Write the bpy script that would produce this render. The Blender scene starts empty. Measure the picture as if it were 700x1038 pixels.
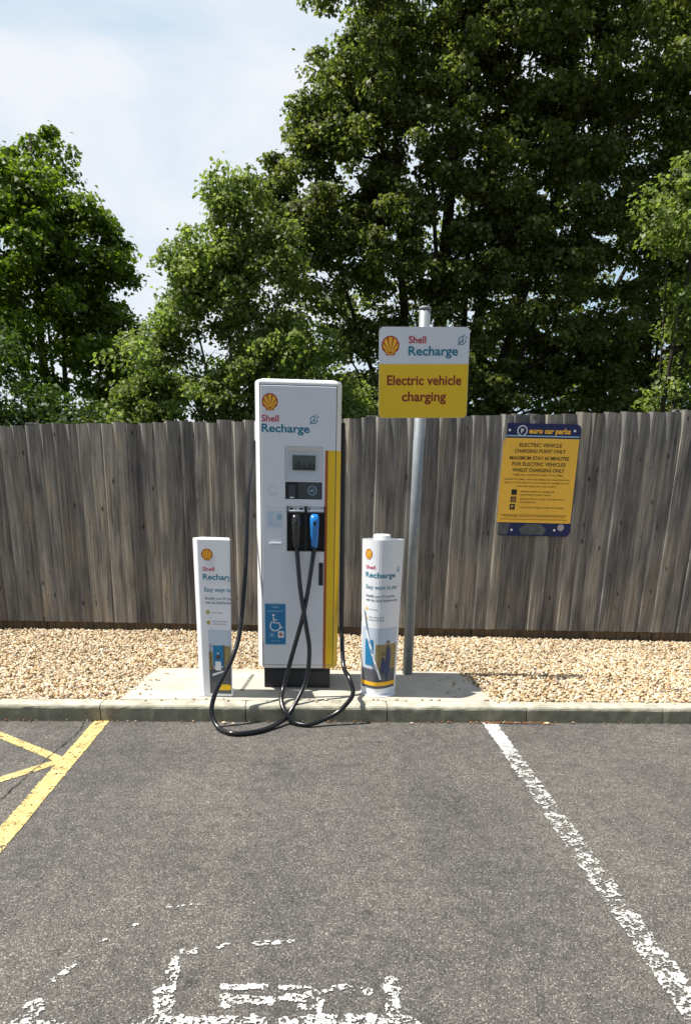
import bpy, bmesh, math, random
import numpy as np
from mathutils import Vector, Matrix
R = math.radians
random.seed(7); rng = np.random.default_rng(11)
scene = bpy.context.scene
COL = scene.collection

# ---------------------------------------------------------------- camera
cd = bpy.data.cameras.new('camera'); cam = bpy.data.objects.new('camera', cd); COL.objects.link(cam)
# local axes are given as columns: right, up, back
M = Matrix(((0.998341, -0.004174, -0.057432, 0.0),
            (-0.053229, 0.313595, -0.948064, 0.0),
            (0.021968, 0.949548, 0.312852, 1.55),
            (0, 0, 0, 1)))
cam.matrix_world = M
cd.sensor_fit = 'VERTICAL'; cd.sensor_height = 24.0; cd.lens = 24.0 * 770 / 1038
cd.shift_y = 0.2067; cd.clip_end = 2000; cd.clip_start = 0.05
scene.camera = cam

# ---------------------------------------------------------------- sun, sky, exposure
ELEV = 62.0; SX, SY = 1.0, -0.022            # horizontal direction the light travels
sl = bpy.data.lights.new('sun', 'SUN'); sl.energy = 5.0; sl.angle = R(0.5); sl.color = (1.0, 0.955, 0.88)
so = bpy.data.objects.new('sun', sl); COL.objects.link(so)
hv = Vector((SX, SY, 0)).normalized() * math.cos(R(ELEV))
so.rotation_euler = Vector((hv.x, hv.y, -math.sin(R(ELEV)))).to_track_quat('-Z', 'Y').to_euler()
so.location = (-6, 4, 12)
w = bpy.data.worlds.new('World'); scene.world = w; w.use_nodes = True
nt = w.node_tree; nt.nodes.clear()
out = nt.nodes.new('ShaderNodeOutputWorld'); bg = nt.nodes.new('ShaderNodeBackground')
sky = nt.nodes.new('ShaderNodeTexSky'); sky.sky_type = 'NISHITA'; sky.sun_disc = False
sky.sun_elevation = R(ELEV); sky.sun_rotation = math.atan2(-SX, -SY); sky.air_density = 1.0; sky.dust_density = 1.0
tc = nt.nodes.new('ShaderNodeTexCoord'); mp = nt.nodes.new('ShaderNodeMapping')
mp.inputs['Scale'].default_value = (1.0, 1.0, 3.0); mp.inputs['Rotation'].default_value = (0.0, R(12), 0); mp.inputs['Location'].default_value = (0.3, 0.1, 0.35)
cn = nt.nodes.new('ShaderNodeTexNoise'); cn.inputs['Scale'].default_value = 1.9; cn.inputs['Detail'].default_value = 8; cn.inputs['Roughness'].default_value = 0.52; cn.inputs['Distortion'].default_value = 0.3
cr = nt.nodes.new('ShaderNodeValToRGB'); cr.color_ramp.elements[0].position = 0.34; cr.color_ramp.elements[1].position = 0.58
cr.color_ramp.elements[0].color = (6.6, 9.0, 11.2, 1); cr.color_ramp.elements[1].color = (11.3, 11.7, 12.4, 1)      # thin bluish veil to bright white cloud
mx = nt.nodes.new('ShaderNodeMixRGB'); mx.inputs[2].default_value = (13.3, 13.6, 14.2, 1)
L = nt.links.new
L(tc.outputs['Generated'], mp.inputs['Vector']); L(mp.outputs[0], cn.inputs['Vector']); L(cn.outputs['Fac'], cr.inputs[0]); 
sx = nt.nodes.new('ShaderNodeSeparateXYZ'); L(tc.outputs['Generated'], sx.inputs[0])      # cloud bank to the north; unseen southern sky gets thin cloud, added as fill light
ms_ = nt.nodes.new('ShaderNodeMapRange'); ms_.interpolation_type = 'SMOOTHSTEP'; ms_.inputs[1].default_value = -.15; ms_.inputs[2].default_value = .40; ms_.inputs[3].default_value = .24; ms_.inputs[4].default_value = .97; L(sx.outputs[1], ms_.inputs[0])
L(ms_.outputs[0], mx.inputs[0]); L(cr.outputs[0], mx.inputs[2]); L(sky.outputs[0], mx.inputs[1]); L(mx.outputs[0], bg.inputs[0])
bg.inputs[1].default_value = 0.052; L(bg.outputs[0], out.inputs[0])
vs = scene.view_settings; vs.view_transform = 'Standard'; vs.look = 'None'; vs.exposure = 0.62; vs.gamma = 1.0; vs.use_curve_mapping = False
try:
    scene.cycles.max_bounces = 7; scene.cycles.transparent_max_bounces = 6
except Exception: pass

# ---------------------------------------------------------------- helpers
def tag(o, label=None, cat=None, group=None, kind=None):
    if label: o['label'] = label
    if cat: o['category'] = cat
    if group: o['group'] = group
    if kind: o['kind'] = kind
    return o
def thing(name, label, cat, loc=(0, 0, 0), rz=0, group=None):
    o = bpy.data.objects.new(name, None); COL.objects.link(o); o.location = loc; o.rotation_euler = (0, 0, rz); o.empty_display_size = .1
    return tag(o, label, cat, group)
def wloc(p):
    v = Vector((0, 0, 0))
    while p is not None:
        v += Vector(p.location); p = p.parent
    return v
def obj(name, verts, faces, mat, parent=None, smooth=False, world=True):
    """link ONE mesh object; with world=True the vertices are world coordinates (unrotated parents)"""
    me = bpy.data.meshes.new(name)
    v = np.asarray(verts, dtype=float).reshape(-1, 3)
    if world and parent is not None: v = v - np.array(wloc(parent))
    me.from_pydata(v.tolist(), [], [list(map(int, f)) for f in faces]); me.update()
    if mat: me.materials.append(mat)
    if smooth: me.polygons.foreach_set('use_smooth', [True] * len(me.polygons))
    o = bpy.data.objects.new(name, me); COL.objects.link(o); o.parent = parent
    return o
def npmesh(name, v, quads, mat, parent=None, smooth=False, world=True):
    v = np.asarray(v, dtype=np.float32)
    if world and parent is not None: v = v - np.array(wloc(parent), dtype=np.float32)
    me = bpy.data.meshes.new(name); n = quads.shape[1]
    me.vertices.add(len(v)); me.vertices.foreach_set('co', v.ravel())
    me.loops.add(quads.size); me.loops.foreach_set('vertex_index', quads.astype(np.int32).ravel())
    me.polygons.add(len(quads)); me.polygons.foreach_set('loop_start', (np.arange(len(quads)) * n).astype(np.int32))
    me.polygons.foreach_set('loop_total', np.full(len(quads), n, dtype=np.int32))
    if smooth: me.polygons.foreach_set('use_smooth', np.ones(len(quads), dtype=bool))
    me.update(calc_edges=True); me.materials.append(mat)
    o = bpy.data.objects.new(name, me); COL.objects.link(o); o.parent = parent
    return o
class MB:
    def __init__(s): s.v = []; s.f = []
    def add(s, v, f):
        b = len(s.v); s.v += [tuple(q) for q in v]; s.f += [[i + b for i in g] for g in f]; return s
    def box(s, x0, x1, y0, y1, z0, z1, bev=0.0, seg=2):
        bm = bmesh.new(); bmesh.ops.create_cube(bm, size=1.0)
        for q in bm.verts: q.co = Vector(((x0 + x1) / 2 + q.co.x * (x1 - x0), (y0 + y1) / 2 + q.co.y * (y1 - y0), (z0 + z1) / 2 + q.co.z * (z1 - z0)))
        if bev > 0: bmesh.ops.bevel(bm, geom=bm.edges[:], offset=bev, segments=seg, affect='EDGES', profile=0.5)
        bm.verts.index_update(); s.add([q.co[:] for q in bm.verts], [[q.index for q in f.verts] for f in bm.faces]); bm.free(); return s
    def tube(s, pts, rad, n=10, caps=True, squash=None):
        pts = [Vector(q) for q in pts]; rad = rad if hasattr(rad, '__len__') else [rad] * len(pts)
        t0 = (pts[1] - pts[0]).normalized(); a = t0.orthogonal().normalized(); rings = []; v = []
        for i, q in enumerate(pts):
            t = (pts[min(i + 1, len(pts) - 1)] - pts[max(i - 1, 0)]).normalized()
            a = (a - t * a.dot(t)).normalized(); b = t.cross(a)
            v += [(q + (a * math.cos(2 * math.pi * k / n) + b * math.sin(2 * math.pi * k / n)) * rad[i])[:] for k in range(n)]
        f = [[i * n + k, i * n + (k + 1) % n, (i + 1) * n + (k + 1) % n, (i + 1) * n + k] for i in range(len(pts) - 1) for k in range(n)]
        if caps: f += [list(range(n))[::-1], [(len(pts) - 1) * n + k for k in range(n)]]
        return s.add(v, f)
    def loft(s, secs, caps=True):
        n = len(secs[0]); v = [q for sc in secs for q in sc]
        f = [[i * n + k, i * n + (k + 1) % n, (i + 1) * n + (k + 1) % n, (i + 1) * n + k] for i in range(len(secs) - 1) for k in range(n)]
        if caps: f += [list(range(n))[::-1], [(len(secs) - 1) * n + k for k in range(n)]]
        return s.add(v, f)
    def build(s, name, mat, parent=None, smooth=False, world=True): return obj(name, s.v, s.f, mat, parent, smooth, world)
def boolean_cut(o, boxes):
    """cut boxes out of o and keep only the resulting mesh"""
    mb = MB()
    for b in boxes: mb.box(*b)
    c = mb.build('cutter', None)
    c.location = wloc(o) * 0; 
    bpy.context.view_layer.update()
    md = o.modifiers.new('cut', 'BOOLEAN'); md.object = c; md.operation = 'DIFFERENCE'; md.solver = 'EXACT'
    dg = bpy.context.evaluated_depsgraph_get(); me = bpy.data.meshes.new_from_object(o.evaluated_get(dg), depsgraph=dg)
    o.modifiers.clear(); old = o.data; mats = [m for m in old.materials]; o.data = me
    me.materials.clear(); me.materials.append(mats[0])
    for p in me.polygons: p.material_index = 0
    bpy.data.objects.remove(c); return o
def spline(pts, n=8):
    """Catmull-Rom through the points"""
    P = [Vector(p) for p in pts]; P = [P[0] * 2 - P[1]] + P + [P[-1] * 2 - P[-2]]; o = []
    for i in range(1, len(P) - 2):
        for k in range(n):
            t = k / n; a, b, c, d = P[i - 1:i + 3]
            o.append(0.5 * ((2 * b) + (c - a) * t + (2 * a - 5 * b + 4 * c - d) * t * t + (3 * b - a - 3 * c + d) * t ** 3))
    o.append(P[-2]); return o

# value noise for numpy
_tab = np.random.default_rng(3).random((256, 256))
def vnoise(x, y):
    xi = np.floor(x).astype(int); yi = np.floor(y).astype(int); fx = x - xi; fy = y - yi
    fx = fx * fx * (3 - 2 * fx); fy = fy * fy * (3 - 2 * fy); g = lambda a, b: _tab[a % 256, b % 256]
    return (g(xi, yi) * (1 - fx) + g(xi + 1, yi) * fx) * (1 - fy) + (g(xi, yi + 1) * (1 - fx) + g(xi + 1, yi + 1) * fx) * fy
def fbm(x, y, o=4):
    s = 0; a = 0.5; t = 0
    for k in range(o): s = s + a * vnoise(x * 2 ** k + 17 * k, y * 2 ** k + 5 * k); t += a; a *= .55
    return s / t

# ---------------------------------------------------------------- materials
def mat(name, base, rough=.6, spec=.4, metal=0.0, var=0.0, vscale=8.0, bump=0.0, bscale=60.0, coat=0.0, dirt=None):
    m = bpy.data.materials.new(name); m.use_nodes = True; n = m.node_tree.nodes; l = m.node_tree.links; b = n['Principled BSDF']
    b.inputs['Base Color'].default_value = (*base, 1); b.inputs['Roughness'].default_value = rough
    b.inputs['Specular IOR Level'].default_value = spec; b.inputs['Metallic'].default_value = metal; b.inputs['Coat Weight'].default_value = coat
    t = n.new('ShaderNodeTexCoord')
    if var > 0:
        ns = n.new('ShaderNodeTexNoise'); ns.inputs['Scale'].default_value = vscale; ns.inputs['Detail'].default_value = 6; l.new(t.outputs['Object'], ns.inputs['Vector'])
        mr = n.new('ShaderNodeMapRange'); mr.inputs[1].default_value = .3; mr.inputs[2].default_value = .7; mr.inputs[3].default_value = 1 - var; mr.inputs[4].default_value = 1 + var; l.new(ns.outputs['Fac'], mr.inputs[0])
        mm = n.new('ShaderNodeMixRGB'); mm.blend_type = 'MULTIPLY'; mm.inputs[0].default_value = 1; mm.inputs[1].default_value = (*base, 1); l.new(mr.outputs[0], mm.inputs[2]); l.new(mm.outputs[0], b.inputs['Base Color'])
        r2 = n.new('ShaderNodeMapRange'); r2.inputs[3].default_value = max(0, rough - .12); r2.inputs[4].default_value = min(1, rough + .12); l.new(ns.outputs['Fac'], r2.inputs[0]); l.new(r2.outputs[0], b.inputs['Roughness'])
    if bump > 0:
        nb = n.new('ShaderNodeTexNoise'); nb.inputs['Scale'].default_value = bscale; nb.inputs['Detail'].default_value = 5; l.new(t.outputs['Object'], nb.inputs['Vector'])
        bp = n.new('ShaderNodeBump'); bp.inputs['Strength'].default_value = bump; bp.inputs['Distance'].default_value = 0.004; l.new(nb.outputs['Fac'], bp.inputs['Height']); l.new(bp.outputs[0], b.inputs['Normal'])
    return m
def ramp(n, stops, interp='LINEAR'):
    r = n.new('ShaderNodeValToRGB'); r.color_ramp.interpolation = interp; e = r.color_ramp.elements
    while len(e) < len(stops): e.new(0.5)
    for i, (p, c) in enumerate(stops): e[i].position = p; e[i].color = (*c, 1) if len(c) == 3 else c
    return r

def asphalt_mat():
    m = bpy.data.materials.new('asphalt'); m.use_nodes = True; n = m.node_tree.nodes; l = m.node_tree.links; b = n['Principled BSDF']
    t = n.new('ShaderNodeTexCoord')
    v = n.new('ShaderNodeTexVoronoi'); v.inputs['Scale'].default_value = 210; v.inputs['Randomness'].default_value = 1; l.new(t.outputs['Object'], v.inputs['Vector'])
    sp = n.new('ShaderNodeSeparateColor'); l.new(v.outputs['Color'], sp.inputs[0])
    r1 = ramp(n, [(0, (.060, .055, .049)), (.28, (.100, .092, .083)), (.68, (.146, .134, .121)), (.92, (.20, .186, .168)), (1.0, (.42, .40, .36))]); l.new(sp.outputs[0], r1.inputs[0])
    dr = ramp(n, [(.0, (1, 1, 1)), (.45, (.95, .95, .95)), (.75, (.66, .66, .66))]); l.new(v.outputs['Distance'], dr.inputs[0])
    m0 = n.new('ShaderNodeMixRGB'); m0.blend_type = 'MULTIPLY'; m0.inputs[0].default_value = 1; l.new(r1.outputs[0], m0.inputs[1]); l.new(dr.outputs[0], m0.inputs[2])
    ns = n.new('ShaderNodeTexNoise'); ns.inputs['Scale'].default_value = 1.1; ns.inputs['Detail'].default_value = 8; ns.inputs['Roughness'].default_value = .62; l.new(t.outputs['Object'], ns.inputs['Vector'])
    r2 = ramp(n, [(.28, (.62, .62, .62)), (.42, (.88, .885, .88)), (.52, (1, 1, 1)), (.70, (1.20, 1.18, 1.15))]); l.new(ns.outputs['Fac'], r2.inputs[0])
    m1 = n.new('ShaderNodeMixRGB'); m1.blend_type = 'MULTIPLY'; m1.inputs[0].default_value = 1; l.new(m0.outputs[0], m1.inputs[1]); l.new(r2.outputs[0], m1.inputs[2])
    n3 = n.new('ShaderNodeTexNoise'); n3.inputs['Scale'].default_value = 14; n3.inputs['Detail'].default_value = 5; l.new(t.outputs['Object'], n3.inputs['Vector'])
    r3 = ramp(n, [(.32, (.82, .82, .82)), (.6, (1.1, 1.1, 1.1))]); l.new(n3.outputs['Fac'], r3.inputs[0])
    m2 = n.new('ShaderNodeMixRGB'); m2.blend_type = 'MULTIPLY'; m2.inputs[0].default_value = 1; l.new(m1.outputs[0], m2.inputs[1]); l.new(r3.outputs[0], m2.inputs[2])
    mt = n.new('ShaderNodeMapping'); mt.inputs['Scale'].default_value = (2.4, .22, 1); l.new(t.outputs['Object'], mt.inputs['Vector'])
    n4 = n.new('ShaderNodeTexNoise'); n4.inputs['Scale'].default_value = 1; n4.inputs['Detail'].default_value = 4; l.new(mt.outputs[0], n4.inputs['Vector'])
    r4 = ramp(n, [(.36, (.86, .86, .87)), (.62, (1.08, 1.075, 1.06))]); l.new(n4.outputs['Fac'], r4.inputs[0])          # wheel tracks
    m5 = n.new('ShaderNodeMixRGB'); m5.blend_type = 'MULTIPLY'; m5.inputs[0].default_value = 1; l.new(m2.outputs[0], m5.inputs[1]); l.new(r4.outputs[0], m5.inputs[2])
    vo = n.new('ShaderNodeTexVoronoi'); vo.inputs['Scale'].default_value = 4.5; l.new(t.outputs['Object'], vo.inputs['Vector']); so_ = n.new('ShaderNodeSeparateColor'); l.new(vo.outputs['Color'], so_.inputs[0])
    ao = n.new('ShaderNodeMath'); ao.operation = 'MULTIPLY_ADD'; ao.inputs[1].default_value = 2.2; l.new(vo.outputs['Distance'], ao.inputs[0]); l.new(so_.outputs[2], ao.inputs[2])
    ro = ramp(n, [(.14, (.58, .58, .60)), (.32, (1, 1, 1))]); l.new(ao.outputs[0], ro.inputs[0])                          # oil drips
    m6 = n.new('ShaderNodeMixRGB'); m6.blend_type = 'MULTIPLY'; m6.inputs[0].default_value = 1; l.new(m5.outputs[0], m6.inputs[1]); l.new(ro.outputs[0], m6.inputs[2]); m2 = m6
    # sparse pale chips, 1-2 cm
    vc = n.new('ShaderNodeTexVoronoi'); vc.inputs['Scale'].default_value = 17; l.new(t.outputs['Object'], vc.inputs['Vector'])
    sc = n.new('ShaderNodeSeparateColor'); l.new(vc.outputs['Color'], sc.inputs[0])
    ad = n.new('ShaderNodeMath'); ad.operation = 'MULTIPLY_ADD'; ad.inputs[1].default_value = 3.2; l.new(vc.outputs['Distance'], ad.inputs[0]); l.new(sc.outputs[1], ad.inputs[2])
    lt = n.new('ShaderNodeMath'); lt.operation = 'LESS_THAN'; lt.inputs[1].default_value = .27; l.new(ad.outputs[0], lt.inputs[0])
    m3 = n.new('ShaderNodeMixRGB'); m3.inputs[2].default_value = (.30, .29, .26, 1); l.new(lt.outputs[0], m3.inputs[0]); l.new(m2.outputs[0], m3.inputs[1])
    l.new(m3.outputs[0], b.inputs['Base Color']); b.inputs['Roughness'].default_value = .82; b.inputs['Specular IOR Level'].default_value = .35
    bp = n.new('ShaderNodeBump'); bp.inputs['Strength'].default_value = .9; bp.inputs['Distance'].default_value = .004; bp.invert = True; l.new(v.outputs['Distance'], bp.inputs['Height'])
    b2 = n.new('ShaderNodeBump'); b2.inputs['Strength'].default_value = .5; b2.inputs['Distance'].default_value = .01; l.new(n3.outputs['Fac'], b2.inputs['Height']); l.new(bp.outputs[0], b2.inputs['Normal']); l.new(b2.outputs[0], b.inputs['Normal'])
    return m
def island_mat(name, stops, rough=.75, spec=.3, nscale=0, namt=.2, trans=0.0, tcol=(1, 1, 1), wscale=0.0, bump=0):
    """random colour for each loose piece (leaf, stone), optional slow variation through space"""
    m = bpy.data.materials.new(name); m.use_nodes = True; n = m.node_tree.nodes; l = m.node_tree.links; b = n['Principled BSDF']
    g = n.new('ShaderNodeNewGeometry'); r = ramp(n, stops); l.new(g.outputs['Random Per Island'], r.inputs[0]); c = r.outputs[0]
    t = n.new('ShaderNodeTexCoord')
    if nscale:
        ns = n.new('ShaderNodeTexNoise'); ns.inputs['Scale'].default_value = nscale; ns.inputs['Detail'].default_value = 3; l.new(t.outputs['Object'], ns.inputs['Vector'])
        r2 = ramp(n, [(.35, (1 - namt,) * 3), (.65, (1 + namt,) * 3)]); l.new(ns.outputs['Fac'], r2.inputs[0])
        mm = n.new('ShaderNodeMixRGB'); mm.blend_type = 'MULTIPLY'; mm.inputs[0].default_value = 1; l.new(c, mm.inputs[1]); l.new(r2.outputs[0], mm.inputs[2]); c = mm.outputs[0]
    l.new(c, b.inputs['Base Color']); b.inputs['Roughness'].default_value = rough; b.inputs['Specular IOR Level'].default_value = spec
    if trans:
        tr = n.new('ShaderNodeBsdfTranslucent'); mc = n.new('ShaderNodeMixRGB'); mc.blend_type = 'MULTIPLY'; mc.inputs[0].default_value = 1; l.new(c, mc.inputs[1]); mc.inputs[2].default_value = (*tcol, 1); l.new(mc.outputs[0], tr.inputs['Color'])
        ms = n.new('ShaderNodeMixShader'); ms.inputs[0].default_value = trans; l.new(b.outputs[0], ms.inputs[1]); l.new(tr.outputs[0], ms.inputs[2]); l.new(ms.outputs[0], n['Material Output'].inputs['Surface'])
    if bump:
        nb = n.new('ShaderNodeTexNoise'); nb.inputs['Scale'].default_value = 120; nb.inputs['Detail'].default_value = 4; l.new(t.outputs['Object'], nb.inputs['Vector'])
        bp = n.new('ShaderNodeBump'); bp.inputs['Strength'].default_value = bump; bp.inputs['Distance'].default_value = .003; l.new(nb.outputs['Fac'], bp.inputs['Height']); l.new(bp.outputs[0], b.inputs['Normal'])
    return m
def wood_mat(name, stops):
    m = bpy.data.materials.new(name); m.use_nodes = True; n = m.node_tree.nodes; l = m.node_tree.links; b = n['Principled BSDF']
    g = n.new('ShaderNodeNewGeometry'); t = n.new('ShaderNodeTexCoord')
    of = n.new('ShaderNodeVectorMath'); of.operation = 'MULTIPLY_ADD'; cb = n.new('ShaderNodeCombineXYZ')
    l.new(g.outputs['Random Per Island'], cb.inputs[2]); l.new(cb.outputs[0], of.inputs[0]); of.inputs[1].default_value = (0, 0, 37); l.new(t.outputs['Object'], of.inputs[2])
    mp = n.new('ShaderNodeMapping'); mp.inputs['Scale'].default_value = (95, 95, 2.6); l.new(of.outputs[0], mp.inputs['Vector'])
    ns = n.new('ShaderNodeTexNoise'); ns.inputs['Scale'].default_value = 1; ns.inputs['Detail'].default_value = 7; ns.inputs['Distortion'].default_value = .6; l.new(mp.outputs[0], ns.inputs['Vector'])
    r = ramp(n, stops); l.new(ns.outputs['Fac'], r.inputs[0])
    rb = ramp(n, [(0, (.60, .60, .62)), (.5, (1, 1, 1)), (1, (1.40, 1.37, 1.30))]); l.new(g.outputs['Random Per Island'], rb.inputs[0])
    m1 = n.new('ShaderNodeMixRGB'); m1.blend_type = 'MULTIPLY'; m1.inputs[0].default_value = 1; l.new(r.outputs[0], m1.inputs[1]); l.new(rb.outputs[0], m1.inputs[2])
    # broad weather stains, brown on grey
    mp2 = n.new('ShaderNodeMapping'); mp2.inputs['Scale'].default_value = (7, 7, 2.0); l.new(of.outputs[0], mp2.inputs['Vector'])
    n2 = n.new('ShaderNodeTexNoise'); n2.inputs['Scale'].default_value = 1; n2.inputs['Detail'].default_value = 5; l.new(mp2.outputs[0], n2.inputs['Vector'])
    r2 = ramp(n, [(.34, (.60, .60, .64)), (.52, (1, 1, 1)), (.70, (1.24, 1.14, 1.0))]); l.new(n2.outputs['Fac'], r2.inputs[0])
    m2 = n.new('ShaderNodeMixRGB'); m2.blend_type = 'MULTIPLY'; m2.inputs[0].default_value = 1; l.new(m1.outputs[0], m2.inputs[1]); l.new(r2.outputs[0], m2.inputs[2])
    # knots
    mp3 = n.new('ShaderNodeMapping'); mp3.inputs['Scale'].default_value = (9, 9, 4.0); l.new(of.outputs[0], mp3.inputs['Vector'])
    v = n.new('ShaderNodeTexVoronoi'); v.inputs['Scale'].default_value = 1; l.new(mp3.outputs[0], v.inputs['Vector'])
    r3 = ramp(n, [(.055, (.25, .22, .2)), (.10, (.8, .78, .76)), (.14, (1, 1, 1))]); l.new(v.outputs['Distance'], r3.inputs[0])
    m3 = n.new('ShaderNodeMixRGB'); m3.blend_type = 'MULTIPLY'; m3.inputs[0].default_value = 1; l.new(m2.outputs[0], m3.inputs[1]); l.new(r3.outputs[0], m3.inputs[2])
    l.new(m3.outputs[0], b.inputs['Base Color']); b.inputs['Roughness'].default_value = .85; b.inputs['Specular IOR Level'].default_value = .2
    bp = n.new('ShaderNodeBump'); bp.inputs['Strength'].default_value = .6; bp.inputs['Distance'].default_value = .003; l.new(ns.outputs['Fac'], bp.inputs['Height']); l.new(bp.outputs[0], b.inputs['Normal'])
    return m

M_asph = asphalt_mat()
M_white = mat('white_enamel', (.80, .81, .82), .35, .5, var=.03, vscale=5)
M_door = mat('pale_grey_enamel', (.73, .755, .81), .38, .5, var=.035, vscale=3, bump=.05, bscale=3)
M_black = mat('black_plastic', (.008, .008, .009), .42, .45)
M_dark = mat('dark_steel', (.022, .024, .028), .5, .4, var=.2, vscale=12)
M_rubber = mat('cable_rubber', (.007, .0075, .009), .25, .55)
M_red = mat('red_print', (.42, .035, .022), .45); M_ored = mat('orange_red_vinyl', (.42, .10, .02), .45)
M_yel = mat('yellow_vinyl', (.86, .56, .018), .45, var=.03); M_yel2 = mat('amber_print', (.90, .50, .03), .5)
M_teal = mat('teal_print', (.01, .19, .30), .45); M_grey_t = mat('grey_print', (.16, .18, .22), .5); M_blue = mat('blue_sticker', (.016, .18, .40), .4)
M_lblue = mat('light_blue_print', (.30, .52, .66), .45); M_wprint = mat('white_print', (.80, .82, .84), .45); M_dred = mat('maroon_print', (.26, .022, .012), .5)
M_mag = mat('crimson_print', (.50, .015, .05), .45)
M_screen = mat('screen_glass', (.06, .075, .085), .12, .6); M_screen2 = mat('screen_image', (.02, .022, .03), .2)
M_seal = mat('door_seal', (.10, .12, .16), .6); M_recess = mat('recess_grey', (.60, .62, .67), .5)
M_plug = mat('plug_black', (.010, .010, .011), .22, .7, coat=.4); M_plugb = mat('plug_blue', (.012, .20, .58), .25, .6, coat=.3)
M_galv = mat('galvanised_steel', (.27, .30, .32), .5, .5, metal=.25, var=.12, vscale=14)
M_navy = mat('navy_print', (.012, .020, .10), .5); M_nyel = mat('faded_yellow_panel', (.90, .53, .06), .5, var=.05, vscale=6)
M_ink = mat('black_ink', (.02, .02, .018), .5); M_brownink = mat('brown_ink', (.07, .045, .01), .5)
M_sleeve = mat('coated_card', (.80, .82, .86), .4, .45, var=.02, vscale=4, bump=.15, bscale=5)
M_conc = mat('slab_concrete', (.46, .43, .36), .85, .2, var=.17, vscale=4.5, bump=.35, bscale=90)
M_kerb = mat('kerb_concrete', (.46, .435, .35), .9, .2, var=.27, vscale=11, bump=.7, bscale=80)
M_soil = mat('soil', (.13, .10, .065), .95, .1, var=.3, vscale=20, bump=.6, bscale=60)
M_gsheet = mat('gravel_bed', (.26, .19, .11), .95, .1, var=.35, vscale=45, bump=.8, bscale=70)
M_grass = mat('rough_grass', (.05, .075, .02), .95, .1, var=.4, vscale=3, bump=.6, bscale=30)
M_wline = mat('worn_white_paint', (.50, .50, .47), .7, .3, var=.22, vscale=24, bump=.5, bscale=160)
M_yline = mat('worn_yellow_paint', (.56, .42, .17), .7, .3, var=.28, vscale=16, bump=.5, bscale=160)
M_bark = mat('bark', (.055, .045, .035), .95, .15, var=.35, vscale=9, bump=.8, bscale=30)
M_stone = island_mat('flint_stones', [(0, (.22, .13, .06)), (.12, (.42, .29, .15)), (.40, (.55, .41, .24)), (.7, (.64, .53, .37)), (.9, (.76, .68, .54)), (1, (.36, .33, .29))], rough=.6, spec=.35, nscale=1.3, namt=.10, bump=.3)
M_wood = wood_mat('weathered_board', [(.30, (.105, .102, .095)), (.5, (.215, .210, .197)), (.70, (.32, .313, .295))])
M_wood2 = wood_mat('gravel_board_timber', [(.25, (.05, .038, .026)), (.5, (.11, .085, .058)), (.75, (.19, .15, .10))])
M_post_pr = mat('sky_print', (.52, .60, .71), .45, var=.05); M_road_pr = mat('road_print', (.10, .105, .12), .45, var=.2, vscale=20); M_field_pr = mat('field_print', (.30, .24, .10), .5, var=.2, vscale=25)
M_bprint = mat('blue_print', (.02, .20, .42), .45); M_skin_pr = mat('skin_print', (.42, .22, .14), .5); M_coat_pr = mat('coat_print', (.03, .05, .13), .5)
M_litter = island_mat('leaf_litter', [(0, (.16, .06, .02)), (.5, (.30, .15, .06)), (.85, (.10, .06, .03)), (1, (.45, .38, .28))], rough=.9)

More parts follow.
